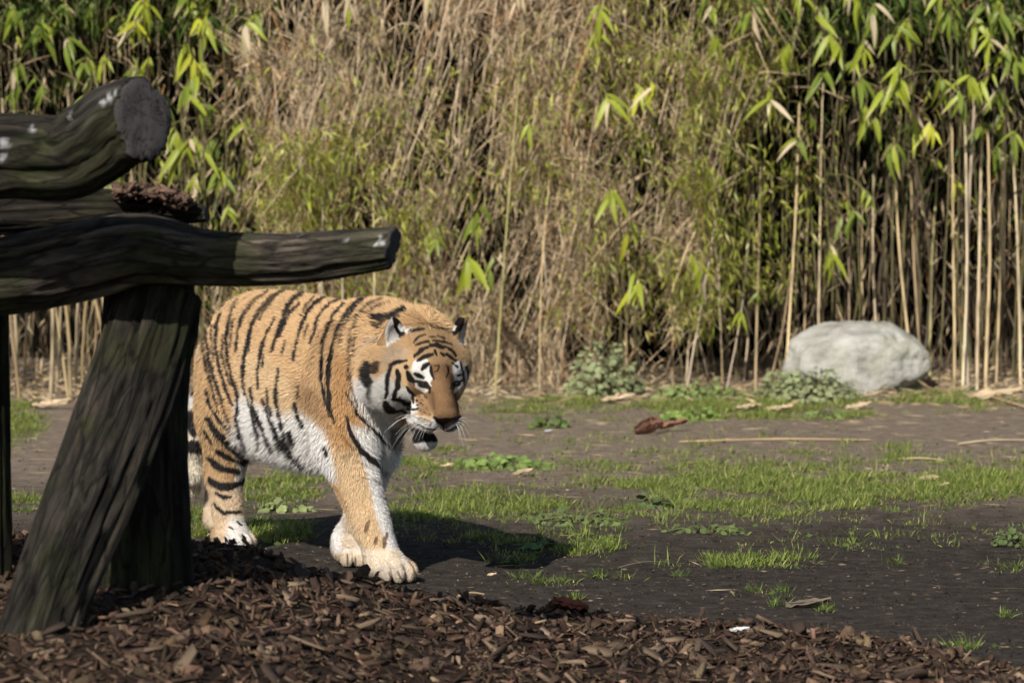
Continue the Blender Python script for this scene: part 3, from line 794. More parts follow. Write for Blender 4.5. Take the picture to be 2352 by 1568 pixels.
# sprays picked out in the photograph: (u, v, leaves, kind, size)
HERO = [(1085, 505, 6, 'g', .17), (1000, 560, 5, 'g', .15), (1075, 600, 5, 'm', .27), (1125, 620, 3, 'g', .17), (1400, 235, 6, 'm', .20), (1475, 220, 5, 'y', .19), (1520, 212, 5, 'y', .18),
        (1395, 460, 5, 'm', .20), (1436, 540, 2, 'y', .20), (1472, 655, 7, 'y', .21), (1612, 615, 5, 'm', .22), (1700, 225, 5, 'y', .16), (1765, 245, 6, 'm', .18),
        (1870, 35, 6, 'g', .20), (1925, 105, 7, 'm', .22), (2000, 35, 6, 'g', .20), (1905, 590, 7, 'm', .19), (1965, 490, 5, 'g', .18), (2197, 430, 4, 'y', .18), (2110, 290, 6, 'm', .20),
        (2150, 305, 7, 'y', .20), (2230, 195, 7, 'm', .20), (2290, 225, 6, 'g', .20), (2240, 65, 7, 'm', .20), (2180, 35, 6, 'g', .2), (2060, 165, 6, 'm', .18), (2335, 150, 5, 'g', .2),
        (2318, 330, 5, 'g', .18), (1380, 35, 6, 'm', .20), (1365, 95, 4, 'm', .16), (1720, 40, 6, 'g', .22), (1650, 90, 4, 'm', .17), (1960, 200, 6, 'g', .18), (2010, 270, 6, 'm', .19),
        (1880, 180, 6, 'g', .18), (2075, 60, 6, 'm', .2), (1790, 120, 6, 'm', .18), (2300, 30, 6, 'g', .2), (1700, 720, 3, 'm', .15), (1830, 330, 4, 'g', .16), (2250, 300, 6, 'g', .18),
        (35, 30, 5, 'g', .24), (85, 55, 5, 'g', .24), (305, 70, 5, 'y', .17), (420, 120, 6, 'm', .18), (455, 150, 5, 'y', .19), (430, 220, 6, 'm', .20), (415, 320, 6, 'm', .20),
        (470, 350, 6, 'm', .18), (505, 420, 5, 'g', .16), (250, 235, 5, 'm', .14), (185, 250, 5, 'm', .15), (395, 400, 5, 'm', .16), (560, 60, 6, 'g', .18), (100, 200, 5, 'g', .16),
        (520, 490, 5, 'm', .15), (600, 30, 5, 'm', .16), (20, 220, 4, 'g', .16), (150, 110, 5, 'g', .18), (230, 150, 5, 'm', .16), (340, 150, 5, 'm', .16), (480, 60, 5, 'm', .18), (560, 300, 4, 'g', .16), (620, 400, 4, 'm', .13),
        (330, 20, 5, 'm', .18), (700, 470, 4, 'm', .13), (800, 20, 3, 'd', .15), (745, 15, 4, 'd', .18), (1000, 10, 4, 'd', .16), (1185, 5, 3, 'd', .16), (1225, 310, 3, 'g', .15), (0, 790, 4, 'm', .13), (2040, 350, 5, 'g', .18), (1985, 120, 6, 'm', .2)]
for u, v, nl, kind, size in HERO:
    yb = rng.uniform(20.75, 21.2) if u < 700 or u > 1650 else rng.uniform(20.55, 20.75)
    ub = u + rng.uniform(-45, 45)
    base = on_ground(ub, yb + (.12 if 700 < u < 1650 else .40))
    p = at(u, v, yb - .12)
    extra = []
    for q in range(1):
        du, dv = rng.uniform(-60, 60), rng.uniform(-150, -30)
        extra.append((at(u + du, v + dv, yb + rng.uniform(-.05, .25)), rng.integers(3, 6), 'g' if rng.random() < .6 else kind, size * .9))
    if 700 < u < 1650:
        extra = extra[:1] if v < 200 else []
    ht = p[2] + rng.uniform(.25, .7)
    thin = 700 < u < 1650
    kn = {'g': "dark green", 'm': "bright green", 'y': "yellow-green", 'd': "dry straw-coloured"}[kind]
    hl = "high up" if v < 200 else "at mid height" if v < 460 else "low down"
    bamboo("bamboo", f"bamboo with {kn} leaf spray {hl} {SIDE(u)}", base, base + np.array([rng.normal(0, .10), rng.normal(0, .05), ht]), .0035 if thin else .0052, [(p, nl, kind, size)] + extra, tone=(.13, .105, .05) if thin else (.15, .13, .055))
# bare culms seen low in the hedge: (u top, v top, u base, depth, radius)
CULMS = [(1744, 640, 1740, 20.75, .011), (1824, 375, 1806, 20.8, .012), (1888, 400, 1880, 21.0, .011), (1945, 460, 1950, 21.1, .011), (2072, 520, 2108, 21.0, .012), (2104, 540, 2124, 21.1, .014),
         (2190, 430, 2191, 20.7, .011), (2214, 420, 2212, 20.65, .014), (2233, 380, 2229, 20.7, .016), (2251, 400, 2250, 20.75, .013), (2268, 380, 2270, 20.65, .014), (2330, 400, 2346, 21.0, .012),
         (1700, 680, 1664, 20.8, .009), (1795, 690, 1760, 20.75, .010), (1441, 700, 1440, 20.55, .011), (1540, 700, 1548, 20.9, .008), (1590, 690, 1575, 20.9, .008), (1655, 640, 1660, 21.0, .010),
         (1720, 560, 1712, 21.2, .009), (2010, 520, 2020, 21.1, .010), (2045, 500, 2040, 21.2, .011), (2150, 480, 2140, 21.2, .012), (2300, 450, 2296, 21.0, .011), (1985, 560, 1990, 21.2, .009), (1850, 600, 1846, 21.2, .010),
         (1188, -30, 1140, 20.45, .011), (742, -20, 735, 20.6, .009), (772, -20, 790, 20.65, .008), (850, -20, 858, 20.6, .008), (690, -30, 700, 20.7, .008), (1262, 330, 1240, 20.55, .007), (1640, 330, 1580, 20.7, .008)]
for i, (u, v, ub, y, r) in enumerate(CULMS):
    base = on_ground(ub, y); top = at(u + (u - ub) * .5, v - 60 if u < 1700 else v - rng.uniform(60, 260), y + .4); r = r * rng.uniform(.55, .85)
    ti = int(rng.integers(0, 6)); tn = TONE_N[ti] + (" slender" if r < .008 else " stout" if r > .0105 else "")
    tilt_ = " leaning" if abs(u - ub) > 12 else ""
    lab = (f"tall {tn}{tilt_} bamboo cane rising through the dry middle of the hedge" if 700 < u < 1280 else f"{tn}{tilt_} bamboo cane at the edge of the dark hollow" if u < 1680 else
           f"{tn}{tilt_} bamboo cane standing beside or behind the boulder" if u < 2170 else f"{tn}{tilt_} bamboo cane in the clump past the boulder")
    bamboo("bamboo_cane", lab, base, top, r, [], tone=TONES[ti], group="bare bamboo canes", bow=.015)
for i in range(30):
    u = rng.uniform(1650, 2560); y = rng.uniform(21.1, 22.0)
    base = on_ground(u, y); top = base + np.array([rng.normal(0, .08), rng.normal(0, .05), rng.uniform(1.2, 2.6)])
    bamboo("bamboo_cane", ("tall" if top[2] > 2.1 else "short" if top[2] < 1.6 else "middling") + (" leaning" if abs(top[0] - base[0]) > .09 else "") + " shaded bamboo cane deep in the dark hollow", base, top, rng.uniform(.005, .009), [], tone=(.10, .075, .045), group="shaded bamboo canes")  # cane tone darkened: the hollow's shade put into the colour
for i in range(46):
    u = rng.uniform(-260, 330); y = rng.uniform(20.0, 20.9)
    base = on_ground(u, y); top = base + np.array([rng.normal(0, .09), rng.normal(0, .05), rng.uniform(.6, 1.9)])
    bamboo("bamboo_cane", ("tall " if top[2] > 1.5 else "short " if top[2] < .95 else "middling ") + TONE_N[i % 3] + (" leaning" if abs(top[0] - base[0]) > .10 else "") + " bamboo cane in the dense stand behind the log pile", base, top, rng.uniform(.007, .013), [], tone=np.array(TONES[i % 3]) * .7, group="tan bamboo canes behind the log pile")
for i in range(22):      # more leafy plants to the sides and above the frame
    u = rng.uniform(-420, 560) if i % 2 else rng.uniform(1700, 2760)
    y = rng.uniform(20.8, 21.9); base = on_ground(u, y)
    ht = rng.uniform(2.0, 3.2)
    sp = [(base + np.array([rng.normal(0, .2), -rng.uniform(.05, .3), ht * rng.uniform(.5, .97) if u > 1000 else ht * rng.uniform(.42, .97)]), int(rng.integers(4, 8)), 'gm'[rng.integers(0, 2)], rng.uniform(.15, .22)) for _ in range(5)]
    bamboo("bamboo", ("tall " if ht > 2.7 else "short " if ht < 2.3 else "") + ("dark" if sum(q[2] == "g" for q in sp) > 2 else "bright") + " green leafy bamboo in the stand " + ("behind the log pile" if u < 1000 else "around and past the boulder"), base, base + np.array([rng.normal(0, .1), 0, ht]), .0055, sp, tone=(.16, .14, .06), group="leafy bamboo " + ("behind the log pile" if u < 1000 else "around the boulder"))
# ================================================================== the tiger
TH = math.radians(57)
TO = np.array([-0.483, 12.29, 0.0])                 # ground under its shoulders
TF = np.array([math.cos(TH), -math.sin(TH), 0.0])   # forward
TL = np.array([math.sin(TH), math.cos(TH), 0.0])    # its left
TU = np.array([0, 0, 1.0])
TM = np.stack([TF, TL, TU])                         # rows: local axes
def t2w(p): return np.asarray(p, float) @ TM + TO
def w2t(p): return (np.asarray(p, float) - TO) @ TM.T
def t_at(u, v, y): return w2t(at(u, v, y))

# head frame (in tiger coordinates)
HY, HP = math.radians(24), math.radians(38)
Hf = np.array([math.sin(HY) * math.cos(HP), -math.cos(HY) * math.cos(HP), -math.sin(HP)])
Hl = np.array([math.cos(HY), math.sin(HY), 0])
Hu = np.cross(Hf, Hl)
HM = np.stack([Hf, Hl, Hu]) @ TM.T                  # rows: head axes in tiger coordinates
NOSE = t_at(1026, 962, 11.72)
HS = 1.06                                           # head scale
HO = NOSE - HS * 0.262 * HM[0] - HS * (-0.004) * HM[2]
def h2t(p): return HO + HS * (np.asarray(p, float) @ HM)

class Prim: pass
PR = []
def add_prim(fn, lo, hi, k, tag, sub=False):
    q = Prim(); q.fn = fn; q.lo = np.array(lo) - 0.09; q.hi = np.array(hi) + 0.09
    q.k = k; q.tag = tag; q.sub = sub
    PR.append(q)
def cone(a, b, ra, rb, k=.05, tag='torso', sx=None):
    a = np.array(a, float); b = np.array(b, float)
    def fn(p):
        ab = b - a
        t = np.clip(((p - a) @ ab) / (ab @ ab), 0, 1)
        return np.linalg.norm(p - a - t[:, None] * ab, axis=1) - (ra + (rb - ra) * t)
    r = max(ra, rb)
    add_prim(fn, np.minimum(a, b) - r, np.maximum(a, b) + r, k, tag)
def ell(c, r, k=.03, tag='torso', M=None, sub=False):
    c = np.array(c, float); r = np.array(r, float)
    def fn(p):
        q = p - c
        if M is not None:
            q = q @ M.T
        l0 = np.linalg.norm(q / r, axis=1)
        l1 = np.linalg.norm(q / (r * r), axis=1)
        return l0 * (l0 - 1) / np.maximum(l1, 1e-6)
    R = r.max()
    add_prim(fn, c - R, c + R, k, tag, sub)
def hell(c, r, k=.03, tag='head', M=None, sub=False):
    m = HM if M is None else M @ HM
    ell(h2t(c), np.array(r) * HS, k * HS, tag, m, sub)
def hcone(a, b, ra, rb, k=.03, tag='head'):
    cone(h2t(a), h2t(b), ra * HS, rb * HS, k, tag)

# torso: profile along the body (f, top, bottom, half width)
TP = np.array([
    [-1.05, .740, .62, .030], [-1.015, .820, .54, .080], [-.95, .878, .46, .120], [-.87, .908, .40, .158],
    [-.77, .922, .37, .200], [-.62, .924, .350, .222], [-.45, .918, .338, .236], [-.30, .908, .335, .232],
    [-.17, .888, .342, .215], [-.06, .905, .350, .195], [.05, .905, .385, .165], [.13, .850, .45, .120], [.19, .790, .52, .070], [.23, .72, .60, .03]])
def torso(p):
    f = np.clip(p[:, 0], TP[0, 0], TP[-1, 0])
    top = np.interp(f, TP[:, 0], TP[:, 1]); bot = np.interp(f, TP[:, 0], TP[:, 2]); w = np.interp(f, TP[:, 0], TP[:, 3])
    zc = bot + (top - bot) * .47
    h = np.where(p[:, 2] > zc, top - zc, zc - bot)
    w = w * (1 - .38 * sstep(-.25, .02, p[:, 0]) * sstep(.66, .42, p[:, 2]))
    l = np.abs(p[:, 1]) / w; z = np.abs(p[:, 2] - zc) / h
    d = ((l ** 2.15 + z ** 2.15) ** (1 / 2.15) - 1) * np.minimum(w, h)
    return np.maximum(d, np.abs(p[:, 0] - f) * .9 + d * .3) if True else d
add_prim(torso, [-1.13, -.26, .3], [.25, .26, .95], .05, 'torso')
# withers, neck
ell((.00, -.065, .825), (.14, .07, .075), .06, 'torso')
ell((.00, .065, .825), (.14, .07, .075), .06, 'torso')
cone((.06, 0, .72), h2t((-.08, 0, -.010)), .172, .126, .09, 'neck')
cone((.02, -.03, .61), h2t((-.06, -.01, -.07)), .110, .082, .08, 'neck')
# right front leg, stepping forward
ell((.02, -.165, .67), (.085, .055, .17), .035, 'rf')
ell((-.76, -.150, .60), (.120, .060, .16), .035, 'rh')
cone((.03, -.125, .66), (.085, -.150, .44), .125, .100, .07, 'rf')
cone((.085, -.150, .44), (.205, -.128, .19), .090, .062, .05, 'rf')
cone((.205, -.128, .19), (.262, -.112, .075), .060, .058, .03, 'rf')
ell((.295, -.106, .047), (.095, .070, .046), .03, 'rf')
for i, (df, dl) in enumerate(((.055, -.052), (.082, -.018), (.080, .020), (.05, .052))):
    ell((.295 + df, -.104 + dl, .034), (.034, .0185, .032), .010, 'rf')
# left front leg, trailing
cone((-.08, .04, .58), (-.06, .045, .40), .090, .076, .06, 'lf')
cone((-.06, .045, .40), (-.115, .035, .175), .070, .054, .04, 'lf')
cone((-.115, .035, .175), (-.185, .012, .085), .052, .052, .03, 'lf')
ell((-.145, .008, .050), (.085, .062, .048), .03, 'lf')
for df, dl in ((.045, -.048), (.072, -.016), (.072, .017), (.045, .048)):
    ell((-.145 + df, .008 + dl, .034), (.032, .018, .032), .010, 'lf')
# right hind leg
cone((-.81, -.075, .66), (-.73, -.135, .49), .138, .122, .07, 'rh')
cone((-.74, -.138, .50), (-.795, -.138, .27), .112, .066, .05, 'rh')
cone((-.80, -.138, .27), (-.765, -.135, .08), .060, .055, .03, 'rh')
ell((-.755, -.133, .046), (.085, .068, .047), .03, 'rh')
for df, dl in ((.055, -.050), (.085, -.017), (.085, .017), (.055, .050)):
    ell((-.765 + df, -.133 + dl, .034), (.034, .0185, .032), .010, 'rh')
# left hind leg, trailing
cone((-.88, .06, .62), (-.98, .07, .46), .120, .095, .07, 'lh')
cone((-.98, .07, .46), (-1.20, .08, .27), .088, .058, .05, 'lh')
cone((-1.20, .08, .27), (-1.25, .08, .09), .054, .052, .03, 'lh')
ell((-1.215, .08, .048), (.090, .064, .046), .03, 'lh')
# tail
TT = np.array([(-.96, 0, .80), (-1.02, 0, .73), (-1.10, -.03, .60), (-1.165, -.055, .48), (-1.185, -.06, .34), (-1.20, -.05, .24), (-1.26, -.03, .18), (-1.34, 0, .18)])
TR = [.055, .045, .038, .034, .032, .030, .027, .016]
for i in range(len(TT) - 1):
    cone(TT[i], TT[i + 1], TR[i], TR[i + 1], .03 if i else .05, 'tail')
# head
hell((-.01, 0, .010), (.120, .102, .094), .08)
hell((.055, 0, .035), (.080, .084, .060), .04)
hcone((.075, 0, .042), (.215, 0, .006), .051, .039, .03)
for s in (-1, 1):
    hell((.194, s * .036, -.045), (.063, .042, .048), .014)
    hell((.065, s * .070, -.014), (.070, .044, .055), .035)
    hell((.086, s * .050, .050), (.030, .032, .015), .020)                 # brow ridge
    hell((-.015, .108 if s > 0 else -.096, -.055), (.060, .045, .085), .095)               # cheek ruff
    hell((.005, s * .078, -.110), (.060, .045, .060), .080)
hell((.248, 0, .002), (.019, .034, .020), .016)                            # nose
hcone((.015, 0, -.120), (.160, 0, -.176), .050, .024, .014)                 # lower jaw
hell((.174, 0, -.178), (.030, .040, .026), .014)                           # chin
hell((.105, 0, -.112), (.072, .036, .045), .010)                           # inside of the mouth
def on_ray_h(u, v, a):
    """head coordinates of the point seen at (u, v) whose forward head coordinate is a"""
    p0, p1 = t_at(u, v, 11.6), t_at(u, v, 12.2)
    h0, h1 = (p0 - HO) @ HM.T / HS, (p1 - HO) @ HM.T / HS
    return h0 + (h1 - h0) * (a - h0[0]) / (h1[0] - h0[0])
for s, (u, v) in ((-1, (906, 772)), (1, (1050, 768))):
    c = on_ray_h(u, v, -.045)
    n = nrm(np.array([.80, s * .55, .10])); up = np.array([-.30, s * .10, .95]); up = nrm(up - n * (up @ n)); sd_ = np.cross(n, up)
    E = np.stack([n, up, sd_])
    hell(c, (.018, .054, .032), .016, 'ear', E)
    hell(c + up * .030, (.014, .034, .018), .010, 'ear', E)
    hell(c + n * .019 + up * .010, (.016, .040, .021), .008, 'ear', E, sub=True)

TAGS = ['torso', 'neck', 'rf', 'lf', 'rh', 'lh', 'tail', 'head', 'ear']
def smin(a, b, k):
    h = np.clip(.5 + .5 * (b - a) / k, 0, 1)
    return b * (1 - h) + a * h - k * h * (1 - h)
def sdf(p, want_tag=False):
    n = len(p)
    d = np.full(n, .12); best = np.full(n, 1e3); tg = np.zeros(n, np.int8)
    for q in PR:
        m = np.nonzero(((p > q.lo) & (p < q.hi)).all(1))[0]
        if not len(m):
            continue
        v = q.fn(p[m])
        if q.sub:
            d[m] = -smin(-d[m], v, q.k)
        else:
            d[m] = smin(d[m], v, q.k)
            if want_tag:
                b = v < best[m]
                best[m[b]] = v[b]; tg[m[b]] = TAGS.index(q.tag)
    return (d, tg) if want_tag else d
def grad(p, e=.002):
    k = np.array([[1, -1, -1], [-1, -1, 1], [-1, 1, -1], [1, 1, 1.]])
    return nrm(sum(s * sdf(p + s * e)[:, None] for s in k))

def surface(lo, hi, h):
    lo = np.array(lo); n = (np.ceil((np.array(hi) - lo) / (2 * h)).astype(int)) + 1
    ax = [lo[i] + np.arange(n[i]) * 2 * h for i in range(3)]
    g = np.stack(np.meshgrid(*ax, indexing='ij'), -1).reshape(-1, 3)
    c = sdf(g).reshape(n)
    F = np.repeat(np.repeat(np.repeat(c, 2, 0), 2, 1), 2, 2).astype(np.float64)
    near = np.argwhere(np.abs(F) < .035)
    F[tuple(near.T)] = sdf(lo + near * h)
    ins = F < 0
    A = ins[:-1, :-1, :-1].astype(np.int8)
    cnt = np.zeros_like(A)
    corners = [(a, b, c_) for a in (0, 1) for b in (0, 1) for c_ in (0, 1)]
    S = np.array(F.shape) - 1
    for a, b, c_ in corners:
        cnt += ins[a:a + S[0], b:b + S[1], c_:c_ + S[2]]
    act = np.argwhere((cnt > 0) & (cnt < 8))
    idx = np.full(S, -1, np.int64); idx[tuple(act.T)] = np.arange(len(act))
    acc = np.zeros((len(act), 3)); num = np.zeros(len(act))
    for i, ca in enumerate(corners):
        for cb in corners[i + 1:]:
            if sum(abs(x - y) for x, y in zip(ca, cb)) != 1:
                continue
            va = F[tuple((act + ca).T)]; vb = F[tuple((act + cb).T)]
            m = (va < 0) != (vb < 0)
            t = np.where(m, va / np.where(m, va - vb, 1), 0)
            pt = act + np.array(ca) + t[:, None] * (np.array(cb) - np.array(ca))
            acc[m] += pt[m]; num[m] += 1
    V = lo + h * acc / num[:, None]
    Q = []
    for axis in range(3):
        o1, o2 = [i for i in range(3) if i != axis]
        sl0 = [slice(None)] * 3; sl1 = [slice(None)] * 3
        sl0[axis] = slice(0, -1); sl1[axis] = slice(1, None)
        a_, b_ = ins[tuple(sl0)], ins[tuple(sl1)]
        e = np.argwhere(a_ != b_)
        e = e[(e[:, o1] > 0) & (e[:, o2] > 0) & (e[:, o1] < S[o1]) & (e[:, o2] < S[o2])]
        flip = a_[tuple(e.T)]
        q = []
        for d1, d2 in ((-1, -1), (0, -1), (0, 0), (-1, 0)):
            cc = e.copy(); cc[:, o1] += d1; cc[:, o2] += d2
            q.append(idx[tuple(cc.T)])
        q = np.stack(q, 1)
        if axis == 1:
            flip = ~flip
        q[~flip] = q[~flip][:, ::-1]
        Q.append(q)
    Q = np.concatenate(Q)
    Q = Q[(Q >= 0).all(1)]
    for _ in range(3):
        d = sdf(V); V = V - np.clip(d, -h, h)[:, None] * grad(V)
    return V, Q
SV, SQ = surface((-1.55, -.42, -.01), (.78, .42, 1.02), .0052)
SV[:, 2] = np.maximum(SV[:, 2], .002)
SN = grad(SV)
_, STG = sdf(SV, True)

# ---- coat: strokes and patches traced on the photograph, laid on the skin they were seen on
def c1(p): p = np.array(p, float); return np.stack([416.5 + p[:, 0] * .4766, 624.75 + p[:, 1] * .4766], 1)
def c2(p): p = np.array(p, float); return np.stack([796.25 + p[:, 0] * .23436, 704.4 + p[:, 1] * .23436], 1)
def seg_dist(P, pts):
    """distance to a polyline and position along it (0..1)"""
    best = np.full(len(P), 1e9); tt = np.zeros(len(P)); n = len(pts) - 1
    for i in range(n):
        a, b = pts[i], pts[i + 1]; ab = b - a
        t = np.clip(((P - a) @ ab) / max(ab @ ab, 1e-9), 0, 1)
        d = np.hypot(*(P - a - t[:, None] * ab).T)
        m = d < best
        best[m] = d[m]; tt[m] = (i + t[m]) / n
    return best, tt
def poly_sd(P, pts):
    d, _ = seg_dist(P, np.vstack([pts, pts[:1]]))
    ins = np.zeros(len(P), bool); j = len(pts) - 1
    for i in range(len(pts)):
        a, b = pts[i], pts[j]
        c = (a[1] > P[:, 1]) != (b[1] > P[:, 1])
        x = (b[0] - a[0]) * (P[:, 1] - a[1]) / (b[1] - a[1] + 1e-9) + a[0]
        ins ^= c & (P[:, 0] < x); j = i
    return np.where(ins, -d, d)
ORANGE = np.array([.57, .375, .195]); PALE = np.array([.66, .48, .28]); WHITE = np.array([.78, .75, .71])
BLACK = np.array([.016, .013, .012]); CREAM = np.array([.68, .54, .37]); BROWN = np.array([.195, .112, .056])
DKBROWN = np.array([.06, .034, .018]); GREY = np.array([.42, .38, .33])
BODY = ('torso', 'neck', 'rf', 'rh', 'lh', 'tail', 'lf')
PAINT = []      # (kind, parts, points, colour, width or softness, opacity)
def patch(parts, pts, col, soft, op=1.0, f=c1): PAINT.append(('p', parts, f(pts), col, soft, op))
def line(parts, w, pts, col=BLACK, op=1.0, f=c1): PAINT.append(('l', parts, f(pts), col, w * (.4766 * 1.35 if f is c1 else .23436 * 1.85), op))
B4 = ('torso', 'neck', 'rf', 'rh')
# white of belly, chest, neck and inner legs
patch(B4, [(255, 640), (300, 560), (345, 620), (410, 640), (490, 660), (560, 650), (620, 700), (690, 760), (735, 900), (750, 1010), (560, 990), (420, 960), (330, 920), (275, 780)], WHITE, 22)
patch(B4, [(300, 340), (380, 400), (480, 480), (560, 560), (600, 660), (500, 690), (300, 600), (260, 480)], PALE, 45, .8)
patch(B4, [(540, 520), (640, 560), (720, 640), (720, 790), (640, 700), (560, 640)], BROWN * 1.7, 25, .7)
patch(B4, [(740, 400), (800, 380), (830, 560), (900, 700), (800, 900), (740, 800), (700, 640)], np.array([.47, .26, .105]), 30, .8)
patch(B4 + ('head',), [(845, 520), (905, 500), (1020, 600), (1060, 800), (1010, 960), (900, 900), (830, 800), (810, 740), (900, 740), (822, 600)], WHITE * .90, 30)
patch(B4 + ('head',), [(850, 760), (1000, 840), (1010, 960), (985, 1010), (940, 980), (860, 860)], WHITE, 10)
patch(('rf',), [(860, 860), (1020, 940), (1060, 1200), (1090, 1420), (1010, 1390), (960, 1300), (915, 1120), (880, 980)], WHITE, 14)
patch(('rf',), [(740, 860), (850, 850), (900, 1000), (930, 1150), (990, 1330), (880, 1360), (830, 1200), (770, 1020)], PALE * 1.0, 14)
patch(('rf',), [(840, 1330), (1050, 1330), (1120, 1530), (860, 1500)], np.array([.72, .62, .48]), 22)
patch(('rf',), [(950, 1420), (1090, 1400), (1120, 1530), (960, 1520)], np.array([.50, .43, .35]), 14, .8)
patch(('lf',), [(600, 900), (1080, 900), (1000, 1480), (600, 1480)], WHITE, 5)
patch(('lf',), [(780, 1180), (840, 1180), (850, 1340), (770, 1330)], np.array([.55, .43, .29]), 14, .8)
patch(('lf',), [(720, 1350), (880, 1340), (890, 1470), (700, 1430)], CREAM, 14, .8)
patch(('lf',), [(660, 1300), (720, 1250), (720, 1400), (640, 1400)], np.array([.55, .45, .33]), 14, .7)
patch(('rh',), [(230, 760), (340, 880), (330, 1000), (300, 1030), (270, 900)], WHITE * .95, 14)
patch(('rh',), [(120, 1050), (330, 1050), (330, 1330), (120, 1330)], np.array([.62, .47, .31]), 20, .8)
patch(('rh',), [(230, 1180), (340, 1180), (340, 1330), (200, 1330)], WHITE * .95, 16, .9)
patch(('torso', 'rh'), [(60, 200), (110, 190), (100, 330), (90, 420), (60, 400)], np.array([.70, .56, .38]), 18, .6)
# back and flank stripes
for w, pts in (
    (17, [(690, 70), (600, 92), (545, 125), (510, 165), (490, 230), (462, 300), (435, 380)]),
    (13, [(570, 150), (520, 200), (490, 260), (470, 310)]),
    (14, [(765, 108), (700, 118), (640, 150), (600, 205), (575, 270), (555, 340), (540, 420)]),
    (12, [(775, 132), (720, 150), (675, 195), (650, 255), (628, 340)]),
    (12, [(785, 150), (735, 205), (705, 265), (685, 330), (675, 420), (672, 510), (690, 600), (715, 680)]),
    (15, [(935, 103), (860, 132), (805, 180), (765, 260), (735, 340), (712, 430), (706, 540), (716, 650), (740, 720)]),
    (9, [(975, 130), (900, 160), (850, 215), (825, 290), (813, 380), (812, 470), (822, 560), (850, 640)]),
    (9, [(880, 130), (820, 200), (780, 290), (760, 350)]),
    (15, [(500, 88), (430, 122), (375, 185), (340, 255), (318, 340), (302, 430), (298, 520), (310, 590)]),
    (13, [(420, 92), (350, 135), (300, 200), (272, 280), (262, 385)]),
    (14, [(295, 95), (255, 145), (232, 220), (217, 310), (222, 410), (245, 505), (275, 600), (270, 700), (285, 790)]),
    (13, [(240, 105), (195, 165), (172, 255), (166, 350), (182, 450), (212, 550), (250, 640)]),
    (12, [(165, 148), (132, 215), (120, 310), (136, 410), (168, 520), (200, 640), (238, 740)]),
    (9, [(112, 250), (104, 340), (120, 450), (150, 560), (182, 670)]),
    (12, [(450, 215), (408, 300), (380, 390), (365, 480), (372, 560)]),
    (11, [(480, 88), (440, 130), (400, 180), (375, 230)]),
    (15, [(470, 470), (458, 550), (464, 640), (482, 720), (505, 800), (545, 875), (605, 925)]),
    (13, [(335, 560), (345, 640), (378, 720), (420, 800), (455, 860)]),
    (14, [(392, 610), (425, 700), (468, 780), (515, 860), (560, 900)]),
    (15, [(548, 630), (565, 700), (592, 745)]),
    (22, [(520, 770), (548, 830)]),
    (11, [(315, 590), (345, 690), (375, 780), (385, 840)]),
    (11, [(268, 690), (290, 780), (335, 860)]),
    (10, [(565, 550), (560, 600)]),
    (16, [(690, 840), (700, 880)]),
    (8, [(250, 230), (240, 300), (238, 360)]), (8, [(330, 300), (325, 380)]), (8, [(395, 400), (388, 460)]), (7, [(500, 330), (485, 400)]), (8, [(150, 250), (145, 340), (160, 430)]),
    (7, [(610, 250), (590, 320)]), (7, [(745, 300), (730, 380)]), (8, [(128, 420), (150, 500), (175, 570)]), (9, [(200, 300), (196, 390), (215, 470), (240, 540)]), (6, [(855, 260), (840, 330), (838, 400)]),
    (10, [(415, 560), (420, 640), (440, 690)]), (9, [(440, 740), (470, 820), (490, 860)]), (8, [(640, 120), (600, 160), (575, 210)]), (7, [(840, 160), (800, 220)]), (7, [(1010, 150), (950, 165), (900, 200)])):
    line(B4, w, pts)
# shoulder to chest
line(B4 + ('head',), 12, [(800, 580), (850, 680), (920, 750), (970, 800), (1005, 835)])
line(B4, 17, [(795, 690), (822, 785), (870, 860), (930, 915), (990, 955)])
line(B4, 6, [(880, 770), (910, 740)], DKBROWN); line(B4, 6, [(770, 890), (840, 850)], DKBROWN, .7); line(B4, 6, [(775, 780), (830, 850)], DKBROWN, .5)
line(('rf',), 6, [(870, 985), (930, 1000), (985, 1030)], DKBROWN, .6); line(('rf',), 5, [(850, 910), (900, 930), (930, 900)], DKBROWN, .6)
line(('rf',), 16, [(905, 1195), (888, 1245)], BROWN, .9); line(('rf',), 13, [(942, 1280), (932, 1305)], BROWN, .9); line(('rf',), 15, [(992, 1255), (975, 1325)], BROWN * .8, .9)
for pts in ([(1000, 1450), (1035, 1510)], [(1040, 1440), (1075, 1510)], [(965, 1470), (985, 1510)]):
    line(('rf',), 7, pts, DKBROWN, .8)
for pts in ([(800, 1360), (800, 1410)], [(840, 1370), (835, 1425)]):
    line(('lf',), 7, pts, DKBROWN, .8)
# neck blotches
line(('neck', 'torso', 'rf'), 30, [(1075, 180), (1035, 205), (985, 222), (925, 212)])
line(('neck', 'torso', 'rf'), 14, [(1000, 225), (950, 262), (925, 240)], DKBROWN)
patch(('neck', 'torso'), [(890, 330), (990, 300), (1010, 380), (940, 440), (880, 470), (850, 420)], GREY * .8, 25, .7)
line(('neck', 'torso', 'head'), 40, [(905, 455), (893, 500), (905, 550)])
line(('neck', 'torso', 'head'), 20, [(905, 550), (915, 620)])
line(('neck', 'torso', 'head'), 30, [(945, 440), (930, 480)], DKBROWN)
# hind leg bands
for w, pts in ((27, [(128, 700), (170, 770), (225, 825), (285, 870), (335, 915)]), (20, [(170, 855), (225, 895), (300, 920)]), (24, [(130, 895), (190, 940), (275, 962)]),
               (29, [(138, 1000), (185, 1028), (250, 1028), (322, 1000)]), (13, [(165, 1060), (205, 1085), (240, 1080)]), (14, [(155, 1115), (205, 1160), (285, 1155)]),
               (14, [(120, 560), (140, 640), (190, 720), (245, 770)]), (8, [(230, 1225), (250, 1240)]), (8, [(265, 1200), (290, 1215)]), (10, [(110, 760), (150, 830)])):
    line(('rh', 'torso'), w, pts)
